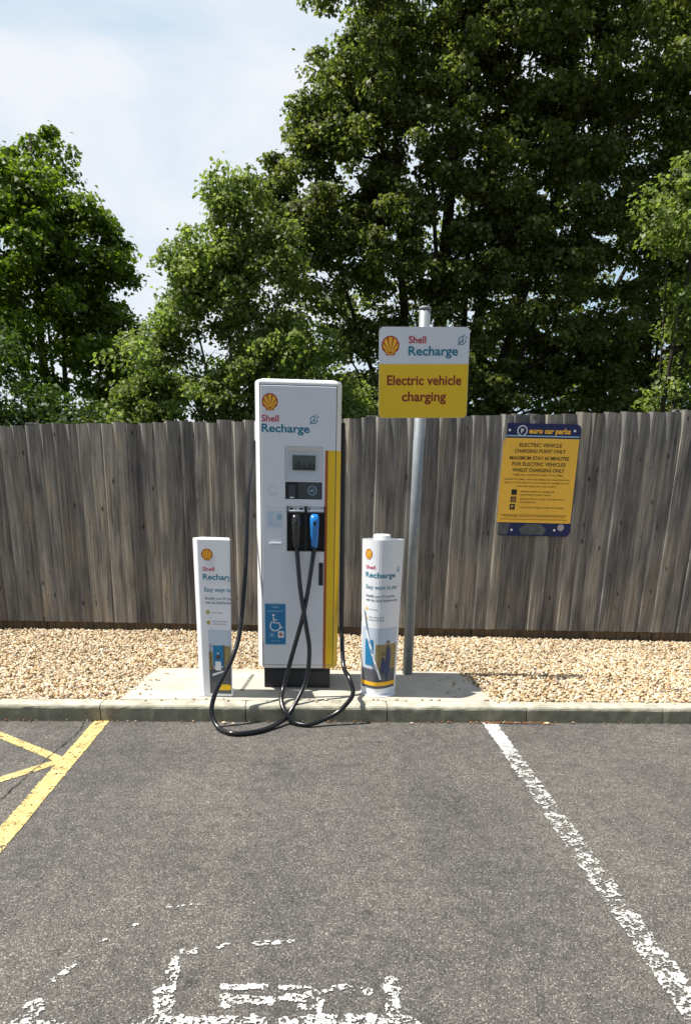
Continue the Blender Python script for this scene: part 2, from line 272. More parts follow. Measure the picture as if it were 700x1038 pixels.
# ---------------------------------------------------------------- flat graphics (u, v) -> surface
def text_uv(body, bold=0.0, spacing=1.0):
    c = bpy.data.curves.new('t', 'FONT'); c.body = body; c.offset = bold; c.space_character = spacing; c.resolution_u = 3
    o = bpy.data.objects.new('t', c); COL.objects.link(o); bpy.context.view_layer.update()
    dg = bpy.context.evaluated_depsgraph_get(); me = bpy.data.meshes.new_from_object(o.evaluated_get(dg), depsgraph=dg)
    v = np.array([q.co[:] for q in me.vertices]).reshape(-1, 3)[:, :2]; f = [list(p.vertices) for p in me.polygons]
    bpy.data.objects.remove(o); bpy.data.curves.remove(c); bpy.data.meshes.remove(me)
    return v, f
CAP = 0.72
class Art:
    """collects flat shapes; every shape gets its own tiny height so that none are coplanar"""
    def __init__(s, fn, base=0.001): s.fn = fn; s.base = base; s.v = []; s.f = []; s.k = 0; s.cuts = []
    def new(s, name=None): s.cuts.append((len(s.v), len(s.f), name)); return s
    each = False
    def put(s, uv, f, lift=0.0):
        if s.each: s.new()
        s.k += 1; h = s.base + lift + s.k * 2e-5; b = len(s.v); s.v += [s.fn(u, v, h) for u, v in uv]; s.f += [[i + b for i in g] for g in f]; return s
    def text(s, body, u, v, cap, width=None, bold=.012, align='L', spacing=1.0, lift=0.0):
        q, f = text_uv(body, bold, spacing); k = cap / CAP; q = q * k; x0, x1 = q[:, 0].min(), q[:, 0].max(); q[:, 0] -= x0
        ww = x1 - x0; s.new()
        if width: q[:, 0] *= width / ww; ww = width
        o = {'L': 0, 'C': -ww / 2, 'R': -ww}[align]
        return s.put([(a + u + o, b + v) for a, b in q], f, lift)
    def rect(s, u0, u1, v0, v1, r=0.0, lift=0.0, n=5):
        if r <= 0: pts = [(u0, v0), (u1, v0), (u1, v1), (u0, v1)]
        else:
            pts = []
            for cx, cy, a in ((u1 - r, v0 + r, -90), (u1 - r, v1 - r, 0), (u0 + r, v1 - r, 90), (u0 + r, v0 + r, 180)):
                pts += [(cx + r * math.cos(R(a + 90 * k / n)), cy + r * math.sin(R(a + 90 * k / n))) for k in range(n + 1)]
        return s.put(pts, [list(range(len(pts)))], lift)
    def grid(s, u0, u1, v0, v1, nu=10, nv=2, lift=0.0):
        pts = [(u0 + (u1 - u0) * i / nu, v0 + (v1 - v0) * j / nv) for j in range(nv + 1) for i in range(nu + 1)]
        return s.put(pts, [[j * (nu + 1) + i, j * (nu + 1) + i + 1, (j + 1) * (nu + 1) + i + 1, (j + 1) * (nu + 1) + i] for j in range(nv) for i in range(nu)], lift)
    def poly(s, pts, lift=0.0): return s.put(pts, [list(range(len(pts)))], lift)
    def disc(s, u, v, r, n=20, lift=0.0, sy=1.0): return s.poly([(u + r * math.cos(2 * math.pi * k / n), v + sy * r * math.sin(2 * math.pi * k / n)) for k in range(n)], lift)
    def line(s, pts, w, closed=False, lift=0.0):
        P = [Vector(p) for p in pts]; n = len(P); l = []; r = []
        for i in range(n):
            a = P[i - 1] if (i > 0 or closed) else None; c = P[(i + 1) % n] if (i < n - 1 or closed) else None
            d = ((P[i] - a).normalized() if a is not None else Vector((0, 0))) + ((c - P[i]).normalized() if c is not None else Vector((0, 0)))
            d = d.normalized(); nn = Vector((-d.y, d.x)) * w / 2; l.append((P[i] + nn)[:]); r.append((P[i] - nn)[:])
        v = l + r; f = [[i, i + n, (i + 1) % n + n, (i + 1) % n] for i in range(n if closed else n - 1)]
        return s.put(v, f, lift)
    def arc(s, u, v, r, a0, a1, w, n=18, lift=0.0): return s.line([(u + r * math.cos(R(a0 + (a1 - a0) * k / n)), v + r * math.sin(R(a0 + (a1 - a0) * k / n))) for k in range(n + 1)], w, lift=lift)
    def build(s, name, mat_, parent, world=True):
        c = s.cuts if (s.cuts and s.cuts[0][0] == 0) else [(0, 0, None)] + s.cuts; first = None
        for i, (v0, f0, nm) in enumerate(c):
            v1, f1 = (c[i + 1][0], c[i + 1][1]) if i + 1 < len(c) else (len(s.v), len(s.f))
            if v1 == v0: continue
            o = obj(nm or name, s.v[v0:v1], [[k - v0 for k in g] for g in s.f[f0:f1]], mat_, parent, world=world); first = first or o
        return first
def EA(fn, base=0.001):
    a = Art(fn, base); a.each = True; return a
def emblem(fn, u, v, size, parent, world=True, base=.001):
    s = size
    red = Art(fn, base); pts = []
    for k in range(57):
        a = R(-40 + 260 * k / 56); rr = .5 + .012 * abs(math.sin((k / 56) * math.pi * 8)); pts.append((u + s * rr * math.cos(a), v + s * (.02 + .98 * rr * math.sin(a))))
    pts += [(u - s * .27, v - s * .36), (u - s * .25, v - s * .50), (u + s * .25, v - s * .50), (u + s * .27, v - s * .36)]
    red.poly(pts); e = red.build('emblem', M_red, parent, world)
    y = Art(fn, base + .0006); fx, fy = 0, -.40; A = [-8, 18, 42, 66, 90, 114, 138, 162, 188]
    A = [8 + (172 - 8) * k / 7 for k in range(8)]
    for i in range(7):
        g = 3.3; p = []
        for a in (A[i] + g, (A[i] + A[i + 1]) / 2, A[i + 1] - g):
            dx, dy = math.cos(R(a)), math.sin(R(a)); cy = fy - .02; bq = dx * fx + dy * cy; t = -bq + math.sqrt(bq * bq - (fx * fx + cy * cy - .43 ** 2)); p.append((u + s * (fx + dx * t), v + s * (fy + dy * t)))
        p = [(u + s * (fx + .10 * math.cos(R(A[i] + g))), v + s * (fy + .10 * math.sin(R(A[i] + g))))] + p + [(u + s * (fx + .10 * math.cos(R(A[i + 1] - g))), v + s * (fy + .10 * math.sin(R(A[i + 1] - g))))]
        y.poly(p)
    y.rect(u - s * .20, u + s * .20, v - s * .455, v - s * .40)
    y.build('emblem_ribs', M_yel2, e, world); return e
def leaf_icon(art, u, v, s):
    art.new('leaf_symbol')
    art.line([(u - .5 * s, v - .5 * s), (u + .05 * s, v + .05 * s)], .09 * s)
    art.line([(u - .35 * s, v - .35 * s), (u - .42 * s, v + .1 * s), (u - .1 * s, v + .38 * s), (u + .02 * s, v + .32 * s), (u + .05 * s, v - .05 * s), (u + .02 * s, v - .3 * s)], .09 * s, closed=False)
    art.line([(u - .3 * s, v - .40 * s), (u + .1 * s, v - .42 * s), (u + .36 * s, v - .15 * s), (u + .34 * s, v + .05 * s)], .09 * s)
    art.line([(u + .15 * s, v + .3 * s), (u + .22 * s, v + .55 * s)], .09 * s); art.line([(u + .30 * s, v + .2 * s), (u + .52 * s, v + .3 * s)], .09 * s)

# ================================================================ SETTING
# car park surface
def sheet(name, x0, x1, y0, y1, z, m, nx=1, ny=1):
    v = [(x0 + (x1 - x0) * i / nx, y0 + (y1 - y0) * j / ny, z) for j in range(ny + 1) for i in range(nx + 1)]
    return tag(obj(name, v, [[j * (nx + 1) + i, j * (nx + 1) + i + 1, (j + 1) * (nx + 1) + i + 1, (j + 1) * (nx + 1) + i] for j in range(ny) for i in range(nx)], m), kind='structure')
KY = 4.728
sheet('ground', -900, 900, -900, 900, -.06, M_grass)
sheet('car_park', -30, 30, -25, KY + .01, 0, M_asph)
sheet('rough_ground', -60, 60, 7.32, 90, .09, M_grass)

# painted lines: real flakes of paint, cut on a fine grid so the worn edges are ragged
def worn_paint(name, m, x0, x1, y0, y1, inside, wear, step=.0036, z=.0035):
    xs = np.arange(x0, x1, step); ys = np.arange(y0, y1, step); X, Y = np.meshgrid(xs + step / 2, ys + step / 2)
    n1 = fbm(X * 34 + 40, Y * 34 + 9, 4); n2 = fbm(X * 130 + 3, Y * 130, 2); nn = .5 * n1 + .5 * n2
    keep = (inside(X, Y, n1, n2)) & (nn > wear(X, Y)); jj, ii = np.nonzero(keep)
    idx = -np.ones((len(ys) + 1, len(xs) + 1), dtype=int)
    for a, b in ((0, 0), (0, 1), (1, 0), (1, 1)): idx[jj + a, ii + b] = 1
    vj, vi = np.nonzero(idx > 0); idx[vj, vi] = np.arange(len(vj))
    jx = (rng.random(len(vj)) - .5) * step * .8; jy = (rng.random(len(vj)) - .5) * step * .8
    v = np.stack([xs[0] + vi * step + jx, ys[0] + vj * step + jy, np.full(len(vj), z)], 1)
    q = np.stack([idx[jj, ii], idx[jj, ii + 1], idx[jj + 1, ii + 1], idx[jj + 1, ii]], 1)
    return tag(npmesh(name, v, q, m), kind='structure')
def seg_d(X, Y, a, b):
    ax, ay = a; bx, by = b; dx, dy = bx - ax, by - ay; t = np.clip(((X - ax) * dx + (Y - ay) * dy) / (dx * dx + dy * dy + 1e-9), 0, 1)
    return np.hypot(X - ax - t * dx, Y - ay - t * dy)
edge = lambda d, hw, n1: d < hw + (n1 - .5) * .012
# right hand white bay line
worn_paint('white_bay_line', M_wline, 1.16, 1.34, .9, KY - .002,
           lambda X, Y, n1, n2: (np.abs(X - (1.240 - (4.7 - Y) * .012)) < .045 + (n1 - .5) * .035),
           lambda X, Y: np.interp(Y, [0, 1.9, 2.4, 2.75, 3.2, 4.05, 4.25, 4.7], [.54, .515, .535, .59, .555, .505, .36, .27]))
# left hand yellow line and its hatching
def yl_in(X, Y, n1, n2):
    m1 = np.abs(X - (-1.283 - (4.7 - Y) * .015)) < .048 + (n1 - .5) * .008
    h = (seg_d(X, Y, (-1.34, 4.03), (-2.6, 5.12)) < .034) & (X < -1.33) & (Y < KY - .01)
    h2 = (seg_d(X, Y, (-1.34, 4.00), (-2.5, 2.62)) < .034) & (X < -1.33)
    return m1 | h | h2
worn_paint('yellow_hatched_line', M_yline, -2.4, -1.20, 1.6, KY - .002, yl_in, lambda X, Y: np.where(X < -1.34, .37, .35) + 0 * X, step=.005)
# remains of a bay symbol and its base line
strokes = [((-.46, 1.852), (.30, 1.840), .048), ((-.415, 2.18), (-.415, 1.90), .017), ((-.43, 2.03), (-.41, 1.93), .028), ((-.80, 1.96), (-.81, 1.90), .026), ((-.78, 2.08), (-.74, 2.16), .006),
           ((-.69, 2.285), (-.67, 2.30), .001), ((-.59, 2.385), (-.57, 2.40), .003), ((-.50, 2.50), (-.38, 2.52), .002), ((-.40, 2.225), (-.36, 2.23), .014), ((-.28, 2.25), (-.25, 2.26), .008), ((-.15, 2.265), (-.03, 2.275), .010),
           ((.292, 2.05), (.275, 1.88), .022), ((.02, 1.985), (.12, 2.02), .015), ((.12, 2.02), (.215, 2.0), .015), ((-.23, 1.99), (-.225, 1.94), .014), ((-.22, 1.975), (-.10, 1.965), .018), ((-.24, 2.035), (-.10, 2.03), .010), ((-.05, 1.985), (.06, 1.965), .016), ((-.06, 2.025), (.03, 2.02), .008), ((.0, 1.93), (.05, 1.925), .014),
           ((-1.2, 1.855), (-.7, 1.85), .035)]
def sym_in(X, Y, n1, n2):
    k = np.zeros(X.shape, bool)
    for a, b, hw in strokes: k |= seg_d(X, Y, a, b) < hw + (n1 - .5) * .035
    return k
worn_paint('worn_bay_symbol', M_wline, -1.25, .36, 1.70, 2.56, sym_in, lambda X, Y: np.where((X < -.52), .55, np.where(Y > 2.2, .54, .495)) + 0 * Y, step=.004)

# crack in the tarmac beside the yellow line
cp = [(-1.60, 2.2), (-1.50, 2.9), (-1.462, 3.47), (-1.435, 3.82), (-1.40, 4.2), (-1.37, 4.51), (-1.385, 4.72)]
cs = [];
for i in range(len(cp) - 1):
    for k in range(14):
        t = k / 14; cs.append((cp[i][0] * (1 - t) + cp[i + 1][0] * t + random.uniform(-.006, .006), cp[i][1] * (1 - t) + cp[i + 1][1] * t))
a = Art(lambda u, v, h: (u, v, .0055)); 
P = cs; vv = []; ff = []
for i, (x, y) in enumerate(P):
    hw = .0016 + .0018 * random.random(); vv += [(x - hw, y, .0055), (x + hw, y, .0055)]
    if i: ff.append([2 * i - 2, 2 * i - 1, 2 * i + 1, 2 * i])
tag(obj('tarmac_crack', vv, ff, M_black), kind='structure')

# kerb stones
kb = MB(); joints = [-0.365 + .925 * k for k in range(-9, 11)]
prof = [(0, -.15), (0, .086), (.004, .098), (.012, .107), (.024, .110), (.124, .110), (.124, -.15)]
for i in range(len(joints) - 1):
    x0, x1 = joints[i] + .003, joints[i + 1] - .003; dz = random.uniform(-.0015, .0015); dy = random.uniform(-.002, .002); secs = []
    nseg = 24
    for k in range(nseg + 1):
        x = x0 + (x1 - x0) * k / nseg; e = .003 if k in (0, nseg) else 0.0; c = []
        for j, (py, pz) in enumerate(prof):
            jit = random.gauss(0, .0010) if 0 < j < 5 else 0
            c.append((x, KY + dy + py + (e if j < 3 else 0) + jit, pz + dz - (e if 0 < j < 6 else 0) + jit))
        secs.append(c)
    kb.loft(secs)
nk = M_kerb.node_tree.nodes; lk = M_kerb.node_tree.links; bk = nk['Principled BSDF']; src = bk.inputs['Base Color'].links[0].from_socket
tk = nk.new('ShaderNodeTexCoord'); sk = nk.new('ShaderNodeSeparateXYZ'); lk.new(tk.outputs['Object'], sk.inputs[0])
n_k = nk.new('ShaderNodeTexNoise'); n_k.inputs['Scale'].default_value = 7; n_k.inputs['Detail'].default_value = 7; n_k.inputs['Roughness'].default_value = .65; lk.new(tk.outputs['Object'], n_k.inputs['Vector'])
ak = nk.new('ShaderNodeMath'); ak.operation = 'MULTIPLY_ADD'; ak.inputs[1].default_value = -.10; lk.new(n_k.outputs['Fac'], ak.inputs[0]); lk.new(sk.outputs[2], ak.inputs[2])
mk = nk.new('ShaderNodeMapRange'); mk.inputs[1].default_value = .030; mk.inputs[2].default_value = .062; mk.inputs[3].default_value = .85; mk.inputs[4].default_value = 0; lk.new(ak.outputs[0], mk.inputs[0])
xk = nk.new('ShaderNodeMixRGB'); xk.blend_type = 'MULTIPLY'; xk.inputs[2].default_value = (.52, .54, .46, 1); lk.new(mk.outputs[0], xk.inputs[0]); lk.new(src, xk.inputs[1]); lk.new(xk.outputs[0], bk.inputs['Base Color'])  # ragged grime tint low on the face, also painting in its shade
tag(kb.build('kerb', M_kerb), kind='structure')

# concrete slab under the charger
sb = MB(); pl = [(-1.19, 4.855), (1.30, 4.855), (1.19, 5.66), (-1.10, 5.70)]
top = []; 
sb.add([(x, y, .111) for x, y in pl] + [(x, y, -.05) for x, y in pl], [[0, 1, 2, 3], [0, 4, 5, 1], [1, 5, 6, 2], [2, 6, 7, 3], [3, 7, 4, 0]])
slab = tag(sb.build('concrete_slab', M_conc), kind='structure')
ms = MB(); ms.add([(-.426, 5.08, .1135), (-.402, 5.08, .1135), (-.352, 5.52, .1135), (-.376, 5.52, .1135)], [[0, 1, 2, 3]]); ms.build('cut_channel', mat('channel_grime', (.17, .16, .14), .8, var=.3, vscale=40), slab)

# gravel: bed and stones
gb = sheet('gravel_bed', -7.6, 7.8, KY + .124, 7.34, .082, M_gsheet)
ico = bmesh.new(); bmesh.ops.create_icosphere(ico, subdivisions=1, radius=1.0); iv = np.array([q.co[:] for q in ico.verts]); iff = np.array([[q.index for q in f.verts] for f in ico.faces]); ico.free()
def in_slab(x, y):
    t = (y - 4.855) / .83; return (x > -1.18 + .09 * t) & (x < 1.285 - .10 * t) & (y < 5.69 - (x + 1.1) * .0175)
def stones(N, x0, x1, smin, smax):
    x = rng.uniform(x0, x1, N); y = rng.uniform(KY + .135, 7.12, N); k = ~in_slab(x, y)
    u = (x + 2.84); yf = 7.24 - u * .052; k &= y < yf - .005; k &= ~(np.hypot(x - .8, y - 5.58) < .05)
    x, y, yf = x[k], y[k], yf[k]; n = len(x)
    s = rng.uniform(smin, smax, n) * np.where(rng.random(n) < .12, 1.35, 1); sc = np.stack([s * rng.uniform(.9, 1.5, n), s * rng.uniform(.6, 1.0, n), s * rng.uniform(.4, .75, n)], 1)
    q = rng.normal(size=(n, 4)); q[:, 1:3] *= .45; q /= np.linalg.norm(q, axis=1)[:, None]; w_, a, b, c = q.T
    Rm = np.stack([1 - 2 * (b * b + c * c), 2 * (a * b - c * w_), 2 * (a * c + b * w_), 2 * (a * b + c * w_), 1 - 2 * (a * a + c * c), 2 * (b * c - a * w_), 2 * (a * c - b * w_), 2 * (b * c + a * w_), 1 - 2 * (a * a + b * b)], 1).reshape(n, 3, 3)
    v = iv[None] * sc[:, None] * (1 + rng.uniform(-.22, .22, (n, 12, 1))); v = np.einsum('nij,nkj->nki', Rm, v)
    hump = np.interp(x, [-3, 1.5], [.014, .0]) * np.clip(1 - (yf - y) / .35, 0, 1) + .012 * (fbm(x * 2.5, y * 2.5, 2) - .5)
    z = .092 + rng.uniform(0, .018, n) + hump
    v += np.stack([x, y, z], 1)[:, None]; f = iff[None] + (np.arange(n) * 12)[:, None, None]
    return v.reshape(-1, 3), f.reshape(-1, 3)
va, fa = stones(56000, -3.5, 4.3, .009, .0152); vb, fb = stones(9000, -7.5, -3.5, .014, .024); vc, fc = stones(8000, 4.3, 7.6, .014, .024)
ns_ = 90; xs_ = rng.uniform(-3.2, 3.8, ns_); ys_ = np.where(rng.random(ns_) < .5, KY + rng.uniform(.085, .135, ns_), KY + .14); k_ = rng.random(ns_) < .35
xs_ = np.where(k_, np.where(rng.random(ns_) < .5, rng.uniform(-1.16, -.98, ns_), rng.uniform(1.0, 1.2, ns_)), xs_); ys_ = np.where(k_, rng.uniform(4.9, 5.6, ns_), ys_)
sv = iv[None] * (rng.uniform(.006, .012, (ns_, 1, 1)) * np.array([1.2, 1, .6])) * (1 + rng.uniform(-.2, .2, (ns_, 12, 1))) + np.stack([xs_, ys_, np.full(ns_, .117)], 1)[:, None]
vd = sv.reshape(-1, 3); fd = (iff[None] + (np.arange(ns_) * 12)[:, None, None]).reshape(-1, 3)
V = np.concatenate([va, vb, vc, vd]); F = np.concatenate([fa, fb + len(va), fc + len(va) + len(vb), fd + len(va) + len(vb) + len(vc)])
tag(npmesh('gravel_stones', V, F, M_stone), label='golden flint gravel between kerb and fence', cat='gravel', kind='stuff')
# soil bank right under the fence so the stones pile against the boards
# leaf litter at the foot of the kerb
lv = []; lf = []
for i in range(330):
    if i < 130: x = random.gauss(1.40, .14); y = KY - abs(random.gauss(0, .018)) - .004
    else: x = random.uniform(-3, 4); y = KY - abs(random.gauss(0, .012)) - .003
    s = random.uniform(.004, .012); a0 = random.uniform(0, 6.28); b = len(lv)
    for k in range(5): lv.append((x + s * math.cos(a0 + k * 1.257) * random.uniform(.6, 1.1), y + .7 * s * math.sin(a0 + k * 1.257), .006 + random.uniform(0, .007)))
    lf.append([b + k for k in range(5)])
tag(obj('leaf_litter', lv, lf, M_litter), label='brown leaf litter and grit along the kerb foot', cat='leaf litter', kind='stuff')
# loose stones lying on the tarmac
def pebble(x, y, s, label, z=0.0):
    d = rng.uniform(-.2, .2, (12, 1)); v = iv * (1 + d) * np.array([s * 1.3, s, s * .6]) + np.array([x, y, z + s * .45])
    o = obj('loose_stone', v, iff, M_stone); return tag(o, label, 'stone', 'stray gravel stones on the tarmac')
pebble(-.50, KY - .04, .014, 'stray pale stone at the kerb foot left of the black cable loop'); pebble(-.44, KY - .05, .011, 'small stray stone at the kerb foot inside the cable loop')
pebble(.72, KY - .03, .011, 'small stray stone at the kerb foot right of the cylinder bollard'); pebble(1.62, KY - .03, .016, 'pale stray stone at the kerb foot just right of the white line')

# ================================================================ FENCE
FR = R(-2.99)
fence = thing('wooden_fence', 'long weathered grey close-board timber fence behind the gravel strip', 'fence', (-2.84, 7.24, .08), FR)
ftop = lambda s: np.interp(s, [-6, -2, 6.6, 9, 14], [1.72, 1.79, 2.145, 2.2, 2.2])   # world z of board tops
fv = []; ff = []; nail_x = []
s = -5.6
while s < 11.5:
    wd = random.uniform(.112, .145) if s > 2.5 else random.uniform(.100, .128)
    lean = random.gauss(0, .0035) + (.004 if s > 3.3 else -.002); dt = random.gauss(0, .006); pk = random.uniform(.15, .30); ph_ = random.uniform(.029, .041); tw = random.gauss(0, .006); off = random.uniform(0, .003)
    nail_x.append(s + wd * .55); wv = wd + .026; nz = 12; ph = random.uniform(0, 6.28); amp = abs(random.gauss(0, .0025))
    secs = []
    for j in range(nz + 1):
        t = j / nz; z0 = .175 - .08 + .02 * np.interp(s, [0, 6.5], [0, 1]); z1 = float(ftop(s)) - .08 + dt; z = z0 + (z1 - z0) * t
        dx = lean * z + .0025 * math.sin(ph + 3 * t); twz = tw * (t - .3) + amp * math.sin(ph * 2 + 4.5 * t); c = []
        tip = (.006 * math.sin(ph)) if j == nz else 0
        for k in range(6):
            q = (0, .04, pk, pk + .12, .7, 1)[k]; th = (.004, .008, ph_, ph_ + .001, ph_ * .60, .003)[k]
            c.append((s + dx + wv * q, -(th + off) - twz * (0.5 - q), z + tip * (q - .5) * 2))
        for k in (5, 0): c.append((s + dx + wv * k / 5, .0, z + tip * (k / 5 - .5) * 2))
        secs.append(c)
    n = len(secs[0]); b = len(fv); fv += [q for sc_ in secs for q in sc_]
    for i in range(nz):
        for k in range(n): ff.append([b + i * n + k, b + i * n + (k + 1) % n, b + (i + 1) * n + (k + 1) % n, b + (i + 1) * n + k])
    ff += [[b + k for k in range(n)][::-1], [b + nz * n + k for k in range(n)]]
    s += wd
obj('fence_boards', fv, ff, M_wood, fence, world=False)
nl = MB()
for s_ in nail_x:
    for zz in (.34, .98, 1.58):
        x_ = s_ + random.gauss(0, .006); z_ = zz + random.gauss(0, .012); nl.box(x_ - .003, x_ + .003, -.040, -.022, z_ - .003, z_ + .003)
tag(nl.build('nail_heads', mat('rusty_nail', (.035, .025, .02), .8), fence, world=False), kind='stuff')
edges = [-5.6, -2.55, .45, 3.45, 6.15, 9.2, 11.6]
for i in range(len(edges) - 1):
    MB().box(edges[i] + .004, edges[i + 1] - .004, .002 + .006 * (i % 2), .034, -.02, .093 + .02 * np.interp(edges[i], [0, 6.5], [0, 1]), .003).build('gravel_board', M_wood2, fence, world=False)
for zz in (.30, .95, 1.55): MB().box(-5.6, 11.6, .036, .086, zz, zz + .07).build('rail', M_wood, fence, world=False)
for e in edges[:-1]: MB().box(e - .05, e + .05, .088, .188, -.1, float(ftop(e)) - .06, .003).build('fence_post', M_wood, fence, world=False)

# ================================================================ PARKING NOTICE on the fence
nx0 = 1.732; su = (nx0 + 2.84) / math.cos(FR) ; 
nloc = Vector((-2.84, 7.24, 0)) + Vector((math.cos(FR), math.sin(FR), 0)) * su + Vector((math.sin(FR), -math.cos(FR), 0)) * .040
notice = thing('parking_notice', 'yellow and navy parking rules notice screwed to the fence', 'notice', (nloc.x, nloc.y, 1.05), FR)
fn = lambda u, v, h: (u, -h, v)
NW, NH = .675, .945
nb = MB(); pts = []
def rr(u0, u1, v0, v1, r, n=4):
    p = []
    for cx, cy, a in ((u1 - r, v0 + r, -90), (u1 - r, v1 - r, 0), (u0 + r, v1 - r, 90), (u0 + r, v0 + r, 180)): p += [(cx + r * math.cos(R(a + 90 * k / n)), cy + r * math.sin(R(a + 90 * k / n))) for k in range(n + 1)]
    return p
def plate(pts, y0, y1): # prism facing -y
    n = len(pts); return [(u, y0, v) for u, v in pts] + [(u, y1, v) for u, v in pts], [list(range(n)), list(range(n, 2 * n))[::-1]] + [[k, k + n, (k + 1) % n + n, (k + 1) % n] for k in range(n)]
nb.add(*plate(rr(0, NW, 0, NH, .045), 0.0, .012)); nb.build('backing_board', M_navy, notice, world=False)
yp = MB(); yp.add(*plate(rr(.008, NW - .008, .115, .825, .004), -.003, -.0005)); yp = yp.build('yellow_panel', M_nyel, notice, world=False)
Art(fn).rect(.012, NW - .012, .838, .848).build('header_line', M_lblue, notice, world=False)
a = Art(fn); a.arc(.165, .885, .040, 0, 360, .008, 26); a.text('P', .165, .866, .036, align='C', bold=.03); a.build('badge', M_wprint, notice, world=False)
a = Art(fn); a.text('euro car parks', .225, .866, .042, width=.36, bold=.045); a.build('header_lettering', M_yel2, notice, world=False)
a = EA(fn)
for u, v in ((.055, .888), (.62, .892), (.145, .05), (.53, .055)): a.disc(u, v, .011, 10)
a.build('screw_head', M_wprint, notice, world=False)
a = Art(fn, .0045)
for txt, v, wd_ in (('ELECTRIC VEHICLE', .755, .37), ('CHARGING POINT ONLY', .706, .45), ('MAXIMUM STAY 60 MINUTES', .648, .52), ('FOR ELECTRIC VEHICLES', .598, .47), ('WHILST CHARGING ONLY', .548, .46)): a.text(txt, .335, v, .030, width=wd_, align='C', bold=.022)
for txt, v, wd_ in (('TERMS AND CONDITIONS APPLY AT ALL TIMES', .516, .44), ('FAILURE TO COMPLY WITH THE TERMS AND CONDITIONS WILL', .478, .58), ('RESULT IN THE ISSUE OF A £100 PARKING CHARGE NOTICE', .450, .57), ('WHICH MAY BE REDUCED IF PAID PROMPTLY', .420, .36)): a.text(txt, .335, v, .012, width=wd_, align='C', bold=.01)
for txt, v, wd_ in (('PARKING LIMITED TO 60 MINUTES', .376, .30), ('NO RETURN WITHIN 1 HOUR', .348, .27), ('PARKING FOR ELECTRIC VEHICLES WHILST', .312, .40), ('CHARGING ONLY', .286, .15), ('THIS CAR PARK IS MONITORED', .240, .40)): a.text(txt, .195, v, .012, width=wd_, bold=.01)
a.text('TERMS AND CONDITIONS', .33, .165, .010, width=.56, align='C'); a.build('notice_lettering', M_brownink, yp, world=False)
a = EA(fn, .0045); a.rect(.115, .163, .352, .398); a.rect(.113, .161, .290, .338); a.rect(.110, .156, .225, .275); a.build('pictogram_square', M_ink, yp, world=False)
a = EA(fn, .0055); a.text('P', .133, .238, .026, align='C', bold=.03); a.line([(.122, .302), (.152, .302)], .004); a.line([(.122, .314), (.152, .314)], .004); a.line([(.122, .326), (.152, .326)], .004); a.build('pictogram', M_nyel, yp, world=False)
a = EA(fn, .0045); a.rect(.03, .63, .178, .186); a.rect(.03, .63, .14, .148); a.build('footer_band', mat('ochre_band', (.50, .25, .03), .6), yp, world=False)
a = EA(fn, .0012); a.poly([(.012, .012), (.105, .012), (.13, .105), (.012, .105)]); a.poly([(.24, .012), (.43, .012), (.46, .06), (.40, .105), (.27, .105), (.21, .06)]); a.build('footer_window', mat('dull_grey_window', (.10, .11, .12), .35, var=.3, vscale=20), notice, world=False)
a = Art(fn, .003); a.disc(.585, .078, .030, 18); a.build('round_sticker', mat('faded_sticker', (.42, .38, .42), .6), notice, world=False)

# ================================================================ CHARGING SIGN
spost = thing('charging_sign', 'electric vehicle charging sign on a tall grey metal pole', 'sign', (.80, 5.58, .11))
SR = .0375
MB().tube([(.80, 5.58, .09), (.80, 5.58, 2.585)], SR, 24).build('pole', M_galv, spost, True)
MB().tube([(.80, 5.58, 2.586), (.80, 5.58, 2.60), (.80, 5.58, 2.606)], [SR + .003, SR + .003, SR - .01], 24).build('pole_cap', mat('cap_plastic', (.25, .27, .29), .5), spost, True)
TL = R(1.6); sc_, ss_ = math.cos(TL), math.sin(TL); SC = (.802, 5.515, 2.197)
def sfn(u, v, h): return (SC[0] + u * sc_ - v * ss_, SC[1] - h, SC[2] + u * ss_ + v * sc_)
SW, SH = .30, .278
p = rr(-SW, SW, -SH, SH, .03, 5); n = len(p)
sp_ = MB(); sp_.add([sfn(u, v, .0) for u, v in p] + [sfn(u, v, -.004) for u, v in p], [list(range(n)), list(range(n, 2 * n))[::-1]] + [[k, k + n, (k + 1) % n + n, (k + 1) % n] for k in range(n)])
panel = sp_.build('sign_panel', mat('sign_white', (.72, .75, .80), .4, var=.03), spost)
cut = .055
a = Art(sfn, .0008); a.poly([(u * .995, v * .995) for u, v in p if v < 0 and u > 0] + [(SW * .995, cut), (-SW * .995, cut)] + [(u * .995, v * .995) for u, v in p if v < 0 and u < 0]); a.build('yellow_field', M_yel, panel)
emblem(sfn, -.225, .165, .115, panel, base=.0014)
a = Art(sfn, .002); a.text('Shell', -.105, .181, .043, width=.115, bold=.02); a.build('shell_lettering', M_mag, panel)
a = Art(sfn, .002); a.text('Recharge', -.105, .108, .056, width=.33, bold=.022); leaf_icon(a, .252, .20, .062); a.build('recharge_lettering', M_teal, panel)
a = Art(sfn, .002); a.text('Electric vehicle', .005, -.072, .060, width=.50, align='C', bold=.022); a.text('charging', .005, -.172, .060, width=.30, align='C', bold=.022); a.build('vehicle_lettering', M_dred, panel)
for zz in (2.08, 2.33):
    MB().box(.745, .855, 5.5195, 5.535, zz, zz + .035, .003).tube([(.80 + .044 * math.cos(t), 5.58 + .044 * math.sin(t), zz + .017) for t in [R(x) for x in range(-90, 271, 20)]], .006, 6).build('clamp', M_galv, spost)

# ================================================================ EV CHARGER
ch = thing('ev_charger', 'tall white rapid charger cabinet with red and yellow side stripe', 'charger', (-.03, 5.34, .11))
FY = 5.110; BX0, BX1, BZ0, BZ1 = -.300, .243, .265, 2.095
